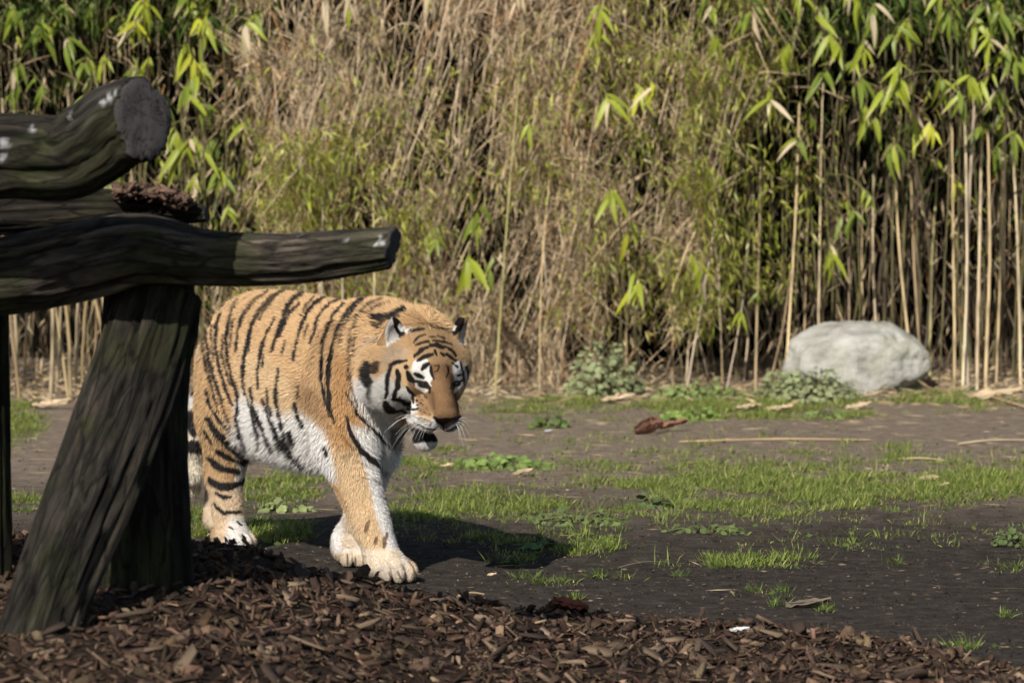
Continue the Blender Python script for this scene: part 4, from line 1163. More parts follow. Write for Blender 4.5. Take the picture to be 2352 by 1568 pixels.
# tail rings
line(('tail',), 48, [(40, 560), (100, 575)]); line(('tail',), 90, [(30, 710), (110, 720)]); line(('tail',), 44, [(30, 830), (110, 850)])
patch(('tail',), [(30, 440), (110, 440), (110, 530), (30, 530)], WHITE, 6); patch(('tail',), [(30, 595), (110, 595), (110, 655), (30, 655)], WHITE, 6)
# ---- face
H = ('head',); HN = ('head', 'neck')
def fp(pts, col, soft, op=1.0, parts=H): patch(parts, pts, col, soft, op, c2)
def fl(w, pts, col=BLACK, op=1.0, parts=H): line(parts, w, pts, col, op, c2)
fp([(240, 800), (380, 640), (470, 620), (640, 900), (720, 1000), (600, 1120), (560, 1250), (300, 1250), (230, 1000)], WHITE * .90, 16, 1, HN)
fp([(420, 560), (520, 540), (640, 600), (660, 720), (560, 800), (500, 700), (440, 740)], PALE, 8, .95)
fp([(500, 800), (600, 790), (660, 900), (700, 990), (560, 1000), (500, 920)], WHITE, 6)
fp([(600, 720), (680, 760), (800, 830), (850, 900), (820, 1060), (720, 1060), (680, 900), (620, 820)], np.array([.29, .175, .090]), 10, .95)
for x, y in ((700, 870), (735, 905), (770, 880), (745, 960), (790, 990), (720, 1010), (765, 1030), (690, 1000), (810, 1040), (670, 860)):
    fl(9, [(x, y), (x + 10, y + 14)], DKBROWN, .7)
fp([(800, 560), (1040, 560), (1045, 760), (1100, 900), (1105, 1090), (880, 1095), (830, 1020), (800, 860), (830, 720)], BROWN * 1.02, 16)
fp([(820, 500), (1030, 500), (1045, 700), (1040, 800), (840, 800), (835, 680)], BROWN * 1.6, 24, .6)
fp([(880, 760), (985, 760), (1020, 1040), (900, 1060)], BROWN * 1.35, 34, .8)  # painted highlight down the middle of the nose bridge
fl(16, [(835, 830), (850, 930), (870, 1010)], BROWN * .55, .6)
fl(13, [(1040, 800), (1060, 900), (1095, 1010)], BROWN * .5, .7)
fp([(390, 400), (470, 380), (620, 420), (560, 520), (440, 540), (390, 600), (330, 560)], GREY * .9, 22, .45, HN)
fp([(560, 100), (960, 140), (1060, 380), (1070, 520), (700, 520), (600, 380)], np.array([.42, .27, .135]), 16, .9)
fp([(628, 620), (650, 540), (710, 500), (790, 520), (815, 580), (838, 700), (815, 750), (740, 720), (660, 720)], WHITE, 4)
fp([(1042, 560), (1085, 525), (1130, 580), (1150, 690), (1110, 725), (1050, 720), (1038, 640)], WHITE, 4)
fp([(1110, 560), (1160, 540), (1215, 650), (1215, 850), (1150, 1000), (1110, 1000), (1150, 800)], np.array([.55, .48, .40]), 5, .9)
fp([(660, 740), (690, 745), (720, 790), (780, 805), (800, 830), (760, 845), (700, 815)], WHITE, 3)
fp([(1040, 835), (1060, 800), (1110, 770), (1130, 740), (1140, 770), (1100, 815), (1050, 850)], WHITE, 3)
fp([(770, 745), (820, 745), (835, 780), (800, 800)], WHITE, 3, .8)
fp([(560, 1080), (700, 1060), (840, 1090), (870, 1150), (940, 1200), (900, 1240), (780, 1230), (650, 1170)], WHITE, 5)
fp([(700, 1060), (830, 1070), (840, 1130), (760, 1140), (700, 1110)], PALE * .85, 6, .7)
fp([(945, 1195), (1060, 1150), (1115, 1110), (1110, 1230), (1000, 1275), (940, 1260)], WHITE, 3)
fp([(845, 1085), (880, 1130), (935, 1165), (945, 1200), (880, 1180), (845, 1130)], WHITE, 3)
fp([(850, 1076), (930, 1092), (1040, 1088), (1115, 1062), (1110, 1110), (1060, 1150), (985, 1185), (945, 1200), (915, 1150), (880, 1130)], np.array([.05, .028, .022]), 3)
fp([(960, 1150), (1060, 1112), (1075, 1130), (1010, 1180), (955, 1195)], np.array([.20, .13, .12]), 3, .8)
fl(12, [(950, 1190), (946, 1225)], BLACK)
fl(14, [(852, 1088), (885, 1130), (930, 1150), (950, 1190)])
fl(10, [(1115, 1065), (1108, 1100)])
fl(9, [(690, 1150), (770, 1185), (860, 1200), (930, 1200)], DKBROWN)
fl(9, [(965, 1225), (1040, 1205), (1085, 1165)], DKBROWN)
for x, y in ((715, 1085), (750, 1100), (785, 1115), (820, 1130), (735, 1125), (770, 1140), (805, 1150)):
    fl(11, [(x, y), (x + 22, y + 4)], DKBROWN, .8)
MOUTH = [(600, 1195), (700, 1195), (800, 1248), (950, 1228), (952, 1300), (860, 1330), (740, 1335), (660, 1345)]
fp([(480, 1100), (680, 1140), (700, 1300), (680, 1420), (560, 1480), (450, 1400)], np.array([.20, .17, .15]), 8, .9)
fp(MOUTH, BLACK * .6, 3)
fp([(665, 1345), (740, 1325), (860, 1325), (955, 1300), (920, 1420), (790, 1430), (690, 1400)], WHITE * .75, 5)
for w, pts in (
    (24, [(660, 488), (720, 432), (795, 400)]), (25, [(700, 525), (765, 488), (845, 475)]), (22, [(742, 612), (775, 572), (800, 558)]),
    (24, [(668, 660), (710, 670), (748, 692)]), (16, [(672, 378), (740, 350), (812, 345)]), (15, [(655, 350), (700, 300), (772, 272)]),
    (17, [(595, 240), (670, 226), (755, 220)]), (16, [(560, 180), (680, 155), (780, 165), (860, 198), (960, 225), (1015, 252)]),
    (24, [(822, 378), (880, 370), (955, 405)]), (14, [(845, 325), (950, 342), (1025, 372)]), (11, [(890, 280), (965, 315)]), (11, [(812, 300), (870, 290)]),
    (16, [(958, 392), (1030, 430), (1075, 482)]), (20, [(975, 468), (1030, 500), (1075, 528)]), (20, [(928, 455), (955, 482)]), (17, [(872, 430), (880, 482)]),
    (15, [(1040, 548), (1085, 592)]), (14, [(1090, 672), (1140, 664)]), (15, [(820, 580), (828, 640), (850, 705)]), (9, [(860, 572), (905, 580), (888, 622), (862, 640)]),
    (10, [(975, 565), (992, 620), (980, 690)]), (9, [(1000, 580), (985, 640)]), (46, [(580, 590), (590, 592)]),
    (24, [(590, 522), (490, 543), (432, 575), (405, 680), (392, 780), (385, 890)]), (32, [(503, 622), (520, 690), (497, 780), (480, 850), (462, 905)]),
    (20, [(462, 905), (540, 925), (620, 955)]), (28, [(602, 640), (612, 700), (655, 735)]), (20, [(592, 785), (622, 832), (655, 872)]), (15, [(645, 885), (662, 942)]),
    (13, [(685, 915), (692, 920)]), (12, [(720, 945), (730, 950)]), (11, [(600, 1000), (650, 1008), (705, 995)]), (13, [(690, 962), (698, 966)]),
    (48, [(392, 950), (425, 1015), (490, 1045), (560, 1040)]), (34, [(545, 1020), (540, 1095)]),
    (12, [(1112, 545), (1150, 650), (1150, 770)]), (20, [(1175, 590), (1200, 700), (1185, 800), (1145, 890), (1120, 990)]),
    (9, [(520, 890), (560, 950), (640, 985)])):
    fl(w, pts)
# eyelids
fl(18, [(662, 730), (720, 735), (775, 752), (806, 790), (812, 840)]); fl(26, [(710, 755), (785, 790)])
fp([(675, 765), (705, 795), (760, 815), (795, 822), (775, 850), (715, 825), (670, 785)], WHITE, 2)
fl(17, [(1028, 800), (1036, 755), (1075, 732), (1140, 728)]); fl(26, [(1050, 762), (1105, 757)])
fl(10, [(1036, 790), (1042, 850)], DKBROWN)
# shadow of the head painted on the throat under the cheek
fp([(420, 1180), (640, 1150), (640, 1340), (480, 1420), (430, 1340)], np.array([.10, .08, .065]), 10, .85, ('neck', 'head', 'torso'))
# ears
EA = ('ear',)
fp([(380, 100), (640, 100), (640, 460), (380, 460)], WHITE, 3, 1, EA)
fp([(520, 300), (640, 260), (640, 460), (520, 430)], PALE * .7, 8, .9, EA)
fl(46, [(480, 130), (520, 230), (560, 310)], BLACK, 1, EA); fl(34, [(540, 190), (545, 225)], WHITE, 1, EA); fl(30, [(555, 290), (590, 340)], DKBROWN, 1, EA)
fp([(970, 110), (1200, 110), (1200, 420), (970, 420)], PALE, 3, 1, EA)
fp([(1120, 150), (1200, 200), (1200, 380), (1100, 380)], WHITE * .9, 4, 1, EA)
fl(48, [(1115, 140), (1085, 200), (1050, 260)], BLACK, 1, EA); fl(50, [(1000, 245), (1040, 262)], BLACK, 1, EA); fl(44, [(1025, 195), (1028, 215)], WHITE, 1, EA)

EYE = np.array([0, 0, CAMH])
def coat(p, n, tg, jit=None):
    """p, n in tiger coordinates; returns linear base colours"""
    f, l, z = p.T
    w = t2w(p)
    col = np.empty((len(p), 3)); col[:] = ORANGE
    nz = fbm(p, 9, 3)
    tor = (tg == 0) | (tg == 1)
    hgt = np.where(tor, z, .62)
    back = sstep(.62, .9, z)
    col *= (1 + .10 * nz)[:, None]
    col = col + (np.array([.575, .37, .18]) - col) * (back * .4)[:, None]
    wh = sstep(.50, .40, hgt + .03 * nz) * tor
    legs = np.isin(tg, [2, 3, 4, 5])
    inner = legs * sstep(-.02, .05, (np.sign(l) * -1) * (n[:, 1])) * .8
    wh = np.maximum(wh, inner)
    col = col + (WHITE - col) * wh[:, None]
    low = legs * sstep(.30, .12, z)
    col = col + (CREAM - col) * (low * .8)[:, None]
    # far side and whatever the picture does not show: body stripes that run round the trunk
    ph = f * 15 + .8 * fbm(p, 4, 9) + 2.2 * (z - .6) ** 2 * 4
    s = np.abs((ph % 1.0) - .5)
    st = sstep(.40, .45, s + .03 * nz) * (tg != 7) * (tg != 8) * (tg != 6)
    ring = np.abs(((z * 8 + .2 * nz) % 1.0) - .5)
    st = np.where(legs & (z < .5), sstep(.36, .42, ring) * (tg != 2) * (tg != 3), st)
    tl = np.abs(((z * 5.2 + f * 2) % 1.0) - .5)
    st = np.where(tg == 6, sstep(.22, .27, tl), st)
    col2 = col.copy()
    cf = col2 + (BLACK - col2) * st[:, None]
    cf[tg == 6] = np.where((st[tg == 6] > .5)[:, None], BLACK, WHITE * .9)
    hd = (tg == 7) | (tg == 8)
    hc = ((p - HO) @ HM.T) / HS
    hst = sstep(.30, .38, np.abs(((hc[:, 0] * 20 + hc[:, 2] * 8 + .6 * nz) % 1.0) - .5)) * (hc[:, 0] < .1)
    hw = sstep(-.02, -.08, hc[:, 2])
    hcol = ORANGE + (WHITE - ORANGE) * hw[:, None]
    hcol = hcol + (BLACK - hcol) * (hst * .9)[:, None]
    cf[hd] = hcol[hd]
    # what the camera sees
    u, v = proj(w)
    if jit is not None:
        u = u + jit[:, 0]; v = v + jit[:, 1]
    P = np.stack([u + 2.2 * vnoise(p, 60, 21), v + 2.2 * vnoise(p, 60, 22)], 1)
    cam_dir = nrm(w2t(EYE) - p)
    face = sstep(-.15, .12, (n * cam_dir).sum(1))
    cs = col.copy()
    hb = ORANGE * .95
    cs[hd] = hb
    ringt = tg == 6
    cs[ringt] = np.array([.70, .62, .5])
    for kind, parts, pts, c, wd, op in PAINT:
        m = np.isin(tg, [TAGS.index(t) for t in parts])
        mg = 60
        lo, hi = pts.min(0) - mg, pts.max(0) + mg
        m &= (P > lo).all(1) & (P < hi).all(1) & (face > .01)
        m = np.nonzero(m)[0]
        if not len(m):
            continue
        if kind == 'p':
            a = sstep(wd * .5, -wd * .5, poly_sd(P[m], pts))
        else:
            d, t = seg_dist(P[m], pts)
            ww = wd * .5 * (.62 + .38 * np.sin(np.pi * np.clip(t, .04, .96)) ** .6) * (1 + .35 * vnoise(p[m], 30, 33))
            a = sstep(ww + 1.6, ww - 1.4, d)
        cs[m] += (c - cs[m]) * (a * op)[:, None]
    return cf + (cs - cf) * face[:, None]

tiger = empty("tiger", tuple(TO), "orange tiger with black stripes and white belly walking past the log pile, head lowered", "tiger")
skin_mat = mat_attr("tiger_skin", .85, .15)
fur_mat = mat_attr("tiger_fur", .62, .25)
SW = t2w(SV)
body = add_obj("body", make_mesh("body", SW - TO, SQ, coat(SV, SN, STG), skin_mat, True), tiger)

# ---- fur: one short tapering blade per tuft of hair, lying along the coat
def tri_sample(n, wfun):
    T = np.concatenate([SQ[:, [0, 1, 2]], SQ[:, [0, 2, 3]]])
    a, b, c = SV[T[:, 0]], SV[T[:, 1]], SV[T[:, 2]]
    ar = np.linalg.norm(np.cross(b - a, c - a), axis=1) * .5
    wgt = ar * wfun((a + b + c) / 3, SN[T[:, 0]], STG[T[:, 0]])
    k = rng.choice(len(T), n, p=wgt / wgt.sum())
    r1 = np.sqrt(rng.random(n)); r2 = rng.random(n)
    w = np.stack([1 - r1, r1 * (1 - r2), r1 * r2], 1)[:, :, None]
    P = (np.stack([a[k], b[k], c[k]], 1) * w).sum(1)
    N = nrm((np.stack([SN[T[k, i]] for i in range(3)], 1) * w).sum(1))
    return P, N, STG[T[k, 0]]
def wf(p, n, tg):
    cd = nrm(w2t(EYE) - p)
    w = np.where((n * cd).sum(1) > -.25, 1.0, .22)
    w = w * np.where(tg == 7, 3.6, 1) * np.where(tg == 8, 3.6, 1)
    hc = ((p - HO) @ HM.T) / HS
    # no hair in the mouth, on the nose pad or in the eyes
    return w
NF = 640000
FP_, FN_, FT_ = tri_sample(NF, wf)
hc = ((FP_ - HO) @ HM.T) / HS
dirn = np.zeros((NF, 3))
dirn[:] = (-1, 0, -.38)
lg = np.isin(FT_, [2, 3, 4, 5]); dirn[lg] = (-.12, 0, -1)
low = lg & (FP_[:, 2] < .09); dirn[low] = (.5, 0, -.6)
dirn[FT_ == 6] = (-.15, 0, -1)
hm = (FT_ == 7) | (FT_ == 8)
away = nrm(FP_ - h2t((.24, 0, .0)))
dirn[hm] = away[hm] + np.array([0, 0, -.35]) * sstep(.12, .0, hc[hm, 0])[:, None]
er = FT_ == 8
dirn[er] = HM[2] * .9 + HM[1] * np.sign(hc[er, 1])[:, None] * .4
nk = FT_ == 1; dirn[nk] = (-.8, 0, -.7)
dirn += rng.normal(0, .16, (NF, 3)) + .15 * np.stack([vnoise(FP_, 22, 91), vnoise(FP_, 22, 92), vnoise(FP_, 22, 93)], 1)
tg_ = nrm(dirn - FN_ * (dirn * FN_).sum(1)[:, None])
dist = np.linalg.norm(hc - np.array([.24, 0, 0]), axis=1)
L = np.full(NF, .020)
tz = (FT_ == 0) | (FT_ == 1)
L[tz] = .019 + .036 * sstep(.54, .36, FP_[tz, 2]) + .006 * fbm(FP_[tz], 8, 77)
L[nk] = .030
L[lg] = .013 + .010 * sstep(.2, .5, FP_[lg, 2])
L[lg & (FP_[:, 2] < .12)] = .009
L[FT_ == 6] = .020
L[hm] = np.clip(.0045 + (dist[hm] - .06) * .032, .0045, .0105) + .026 * sstep(.045, -.03, hc[hm, 0]) * sstep(.06, -.02, hc[hm, 2]) * sstep(.04, .07, np.abs(hc[hm, 1]))
L[er] = .012
L *= rng.uniform(.6, 1.35, NF)
lift = np.radians(rng.normal(19, 11, NF)).clip(.04, .9)
lift[er] = .25
rf_ = (FT_ == 7) & (hc[:, 0] < .03) & (np.abs(hc[:, 1]) > .06); lift[rf_] += .22
# skip the eyes, nose pad
fu, fv = proj(t2w(FP_))
q = np.stack([fu, fv], 1)
keep = np.ones(NF, bool)
hx = np.nonzero(FT_ == 7)[0]
for e in (c2([(690, 745), (740, 745), (795, 780), (770, 790), (710, 775)]), c2([(1045, 760), (1080, 742), (1115, 745), (1080, 775)]),
          c2([(870, 1100), (930, 1118), (1040, 1110), (1100, 1085), (1060, 1150), (950, 1190)])):
    keep[hx[poly_sd(q[hx], e) < 0]] = False
keep &= ~((FP_[:, 2] < .006))
FP_, FN_, FT_, L, lift, tg_ = FP_[keep], FN_[keep], FT_[keep], L[keep], lift[keep], tg_[keep]
NF = len(FP_)
tip = FP_ + L[:, None] * (np.cos(lift)[:, None] * tg_ + np.sin(lift)[:, None] * FN_)
tip[:, 2] = np.maximum(tip[:, 2], .003)
mid = FP_ + .45 * (tip - FP_)
side = np.cross(FN_, tg_)
roll = rng.normal(0, .35, NF)[:, None]
side = nrm(side * np.cos(roll) + FN_ * np.sin(roll))
W = np.where((FT_ == 7) | (FT_ == 8), .0008, .00125) * rng.uniform(.7, 1.3, NF)
W = W * np.clip(L / .018, .75, 1.5)
root = FP_ - FN_ * .001
V = np.stack([root - side * W[:, None], root + side * W[:, None], tip], 1).reshape(-1, 3)
fc = coat(mid, FN_, FT_)
fc = fc * (1 + rng.normal(0, .13, NF).clip(-.35, .4))[:, None]
fc = np.clip(fc, .008, .86)
vc = np.repeat(fc, 3, 0).reshape(-1, 3, 3)
vc[:, 2] = np.clip(vc[:, 2] * 1.06, 0, .88)
fur = add_obj("fur", make_mesh("fur", t2w(V) - TO, np.arange(len(V)).reshape(-1, 3), vc.reshape(-1, 3), fur_mat), tiger)
fur["kind"] = "stuff"

# ---- eyes, whiskers
eye_mat = mat_attr("tiger_eye", .08, .6)
SU_, SVV_ = proj(SW)
SDEP = SW[:, 1]
def skin_at(u, v, r=3.0):
    """skin point and normal seen at a pixel"""
    m = np.nonzero(np.hypot(SU_ - u, SVV_ - v) < r)[0]
    k = m[np.argmin(SDEP[m])]
    return SV[k], SN[k]
EV, EQ = uv_sphere(.013)
for cx, cy, sg in ((742, 762, -1), (1078, 757, 1)):
    (eu, ev), = c2([(cx, cy)])
    ep, en = skin_at(eu, ev)
    c = ep - en * .0095
    gz = HM[0] * .92 + HM[1] * sg * .1 - HM[2] * .1
    ang = nrm(EV) @ nrm(gz)
    ec = np.where((ang > .96)[:, None], (.004, .004, .004), np.where((ang > .80)[:, None], (.07, .045, .018), (.02, .015, .013)))
    add_obj("eye", make_mesh("eye", t2w(EV + c) - TO, EQ, ec, eye_mat, True), tiger)
whisk_mat, _, b_ = mat_new("whisker_white", .5, .4); b_.inputs["Base Color"].default_value = (.8, .78, .74, 1)
WH = [((700, 1100), (470, 1105)), ((715, 1110), (500, 1125)), ((720, 1120), (360, 1240)), ((735, 1125), (400, 1205)), ((745, 1130), (480, 1300)),
      ((755, 1135), (440, 1385)), ((770, 1140), (520, 1345)), ((780, 1140), (560, 1400)), ((790, 1145), (590, 1390)), ((800, 1150), (670, 1300)),
      ((815, 1155), (700, 1320)), ((690, 1110), (540, 1090)), ((825, 1160), (740, 1290)), ((740, 1115), (430, 1180)), ((765, 1130), (470, 1260)),
      ((1095, 1120), (1210, 1175)), ((1090, 1130), (1175, 1335)), ((1080, 1140), (1140, 1365)), ((1098, 1115), (1190, 1110)), ((1085, 1135), (1205, 1260)), ((1075, 1145), (1110, 1300))]
for (ra, rb) in WH:
    (ru, rv), (tu, tv) = c2([ra, rb])
    rp, rn = skin_at(ru, rv, 4.0)
    rw = t2w(rp)
    tw = at(tu, tv, rw[1] - rng.uniform(.0, .05))
    side_ = np.array([0, -.02, .022]) * np.linalg.norm(tw - rw) / .1
    pts = [rw + (tw - rw) * t + side_ * math.sin(math.pi * t) for t in np.linspace(0, 1, 6)]
    vs = []; fs = []
    for j, pt in enumerate(pts):
        r = .0008 * (1 - j / 5) + .00015
        for k in range(3):
            an = k * 2.094
            vs.append(pt + r * np.array([math.cos(an), .3 * math.sin(an), math.sin(an)]))
        if j:
            for k in range(3):
                fs.append(((j - 1) * 3 + k, (j - 1) * 3 + (k + 1) % 3, j * 3 + (k + 1) % 3, j * 3 + k))
    add_obj("whisker", make_mesh("whisker", np.array(vs) - TO, np.array(fs), None, whisk_mat, True), tiger)
# ================================================================== grass, weeds, litter
grass_mat = mat_attr("grass", .55, .3, trans=.25)
GE = [  # grass drifts seen in the photograph: (u, v, half width, half height, weight)
    (1500, 1110, 420, 60, 1.0), (1150, 1120, 260, 70, .9), (1950, 1085, 330, 50, 1.0), (2250, 1110, 200, 50, .9), (1750, 1150, 300, 40, .9), (1050, 1060, 160, 40, .8),
    (1300, 930, 260, 28, .8), (1650, 935, 200, 34, .9), (1950, 945, 200, 26, .6), (2180, 925, 160, 26, .8), (1180, 955, 120, 22, .6), (640, 1130, 110, 45, .8), (700, 1090, 90, 30, .5),
    (460, 1200, 70, 34, .9), (640, 1215, 90, 30, .8), (1350, 1250, 80, 34, .9), (1180, 1265, 80, 30, .6), (1740, 1282, 130, 22, 1.0), (1560, 1300, 60, 14, .5), (1300, 1330, 150, 18, .35), (1930, 1245, 110, 16, .5),
    (2000, 1160, 250, 40, .5), (2330, 1290, 60, 30, .4), (2300, 1410, 60, 20, .3), (45, 960, 60, 50, .8), (45, 1150, 50, 30, .8), (1500, 1020, 110, 14, .5), (1990, 1020, 160, 20, .5), (2060, 1030, 40, 18, .9), (1820, 1045, 60, 18, .8),
    (-200, 1000, 260, 90, .6), (2600, 1080, 300, 80, .7), (1420, 1195, 250, 26, .5), (1000, 1190, 160, 40, .5), (1660, 1215, 200, 16, .4), (2080, 1290, 40, 10, .3), (1780, 1360, 60, 10, .2), (2217, 1482, 20, 10, .7)]
def grass_w(u, v):
    w = np.zeros_like(u)
    for a, b, ru, rv, k in GE:
        d = ((u - a) / ru) ** 2 + ((v - b) / rv) ** 2
        w = np.maximum(w, k * sstep(1.25, .35, d))
    w = np.minimum(w, .82)
    for a, b, ru, rv, k in ((1600, 1105, 1000, 120, .50), (1200, 1170, 420, 100, .48), (1900, 1190, 520, 75, .40), (1500, 1010, 700, 45, .30), (1500, 935, 700, 45, .5)):
        w = np.maximum(w, k * sstep(1.2, .2, ((u - a) / ru) ** 2 + ((v - b) / rv) ** 2))
    return w
N = 400000
gy_ = rng.uniform(9.6, 21.3, N); gxx = rng.uniform(-1, 1, N) * (gy_ * .19)
pn = np.stack([gxx, gy_, np.zeros(N)], 1)
pu, pv = proj(pn)
tuft = fbm(pn, 4.2, 101, 3); patchy = fbm(pn, 1.5, 105, 3)
w = grass_w(pu, pv)
fine_t = fbm(pn, 11, 108, 2)
pr = (w > .03) * sstep(.0, .55, w * 1.15 + .75 * tuft + .75 * patchy + .35 * fine_t - .66) * .8 + .22 * w * sstep(-.5, .5, tuft + .6 * fine_t)
k = np.nonzero(rng.random(N) < pr * .24)[0]            # tufts
nb_ = rng.integers(7, 20, len(k))
idx = np.repeat(k, nb_); n = len(idx)
hk = (.015 + .052 * np.clip(rng.gamma(1.6, .24, len(k)) + .55 * tuft[k] + .3 * (w[k] - .6), 0, 1.3))
hgt = np.repeat(hk, nb_) * rng.uniform(.45, 1.2, n)
sp = np.repeat(rng.uniform(.010, .034, len(k)), nb_)
off_ = rng.normal(0, 1, (n, 2)) * sp[:, None]
bx_, by_ = gxx[idx] + off_[:, 0] * 1.3, gy_[idx] + off_[:, 1]
B = np.stack([bx_, by_, ground_z(bx_, by_) - .003], 1)
hgt[B[:, 1] > 18] *= 1.1
ln = nrm(np.stack([off_[:, 0] / sp * .30 + rng.normal(0, .30, n), off_[:, 1] / sp * .3 + rng.normal(0, .25, n), np.ones(n)], 1))
t = rng.random((n, 1)); tk = np.repeat(rng.uniform(.72, 1.22, len(k)), nb_)[:, None]
gc = np.where(t < .45, (.28, .355, .072), np.where(t < .80, (.40, .45, .12), np.where(t < .91, (.13, .20, .040), (.52, .45, .26))))
gc = gc * rng.uniform(.75, 1.15, (n, 1)) * tk
v1 = blades(B, ln, hgt, rng.uniform(.0030, .0055, n), rng.uniform(0, .4, n), gc, np.stack([rng.normal(0, .6, n), -np.ones(n), rng.normal(.2, .3, n)], 1))
# creeping low leaves between the blades
k2 = k[rng.random(len(k)) < .35]
B2 = np.stack([gxx[k2] + rng.normal(0, .03, len(k2)), gy_[k2] + rng.normal(0, .03, len(k2)), np.zeros(len(k2))], 1); n2_ = len(B2)
B2[:, 2] = ground_z(B2[:, 0], B2[:, 1]) + .006
D2 = nrm(np.stack([rng.normal(0, 1, n2_), rng.normal(0, 1, n2_), np.abs(rng.normal(.25, .2, n2_))], 1))
v2 = blades(B2, D2, rng.uniform(.018, .04, n2_), rng.uniform(.010, .02, n2_), rng.uniform(.05, .3, n2_), np.array([.15, .22, .06]) * rng.uniform(.6, 1.3, (n2_, 1)), np.tile([0, -.3, 1.], (n2_, 1)))
print("tufts", len(k), "blades", n)
vv, ff, ccs = join([v1, v2])
add_obj("grass", make_mesh("grass", vv, ff, ccs, grass_mat), kind="stuff", label="short patchy green grass growing on the bare soil", category="grass")

# ---- straw, dry leaf litter and crumbs on the soil
litter_mat = mat_attr("dry_litter", .85, .15)
def litter(n, wfun, ln, wd, cols, tilt=.12, lift=.004):
    y = rng.uniform(9.8, 21.9, n * 6); x = rng.uniform(-1, 1, n * 6) * y * .19
    u, v = proj(np.stack([x, y, np.zeros_like(x)], 1))
    k = np.nonzero(rng.random(n * 6) < wfun(u, v, y))[0][:n]
    x, y = x[k], y[k]; m = len(x)
    a = rng.normal(0, .8, m)
    D = nrm(np.stack([np.cos(a) * rng.choice([-1, 1], m), np.sin(a), rng.normal(0, tilt, m)], 1))
    B = np.stack([x, y, ground_z(x, y) + lift + .25 * np.abs(D[:, 2]) * ln[0]], 1)
    return blades(B, D, rng.uniform(*ln, m), rng.uniform(*wd, m), np.zeros(m), cols[rng.integers(0, len(cols), m)] * rng.uniform(.6, 1.2, (m, 1)), np.tile([0, -.2, 1.], (m, 1)) + rng.normal(0, .25, (m, 3)))
straw = np.array([(.50, .38, .22), (.42, .31, .19), (.33, .24, .15), (.55, .44, .28)])
L1 = litter(4200, lambda u, v, y: sstep(19.4, 20.6, y) * .9, (.04, .14), (.006, .018), straw, .3, .012)
L2 = litter(1500, lambda u, v, y: sstep(13.5, 16.5, y) * .6 + .02, (.02, .16), (.002, .005), straw, .03)
L4 = litter(9000, lambda u, v, y: sstep(17.5, 12.0, y) * .9 + .08, (.004, .016), (.003, .010), np.array([(.13, .105, .085), (.035, .028, .023), (.02, .016, .014), (.055, .045, .037), (.10, .08, .06)]), .5, .002)
L3 = litter(1700, lambda u, v, y: sstep(14.5, 12.0, y) * .9 + .05, (.008, .035), (.003, .008), np.array([(.16, .12, .09), (.10, .075, .055), (.20, .15, .10), (.06, .05, .04)]), .05)
vv, ff, ccs = join([L1, L2, L3, L4])
add_obj("straw_litter", make_mesh("straw_litter", vv, ff, ccs, litter_mat), kind="stuff", label="dry straw and leaf litter scattered on the soil", category="litter")

# ---- weeds: each a plant with stems and its leaves
weed_mat = mat_attr("weed_leaf", .6, .3, trans=.2)
def leaflet(k):
    """rounded lobed leaf"""
    r = np.random.default_rng(700 + k); m = 11
    a = np.linspace(-2.7, 2.7, m)
    R = (.5 + .07 * np.cos(a * 5 + r.uniform(0, 6)) + .05 * r.random(m)) * (1 + .15 * np.cos(a))
    V = [(0, 0, 0)] + [(.5 + R[i] * math.cos(a[i]), R[i] * .85 * math.sin(a[i]), .10 * math.cos(2 * a[i]) + r.normal(0, .05)) for i in range(m)]
    return np.array(V), np.array([(0, i, i + 1) for i in range(1, m)])
def long_leaf(k):
    r = np.random.default_rng(760 + k); m = 6; t = np.linspace(0, 1, m)
    w = .17 * np.sin(np.pi * np.clip(t * .92 + .06, 0, 1)) ** .7
    V = []; dr = r.uniform(.1, .5)
    for i in range(m):
        z = .35 * t[i] - (.35 + dr) * t[i] ** 2
        V += [(t[i], w[i], z + .05 + r.normal(0, .02)), (t[i], 0, z), (t[i], -w[i], z + .05 + r.normal(0, .02))]
    F = []
    for i in range(m - 1):
        b = i * 3
        F += [(b, b + 1, b + 4), (b, b + 4, b + 3), (b + 1, b + 2, b + 5), (b + 1, b + 5, b + 4)]
    return np.array(V), np.array(F)
LFT = [leaflet(k) for k in range(6)]; LNG = [long_leaf(k) for k in range(5)]
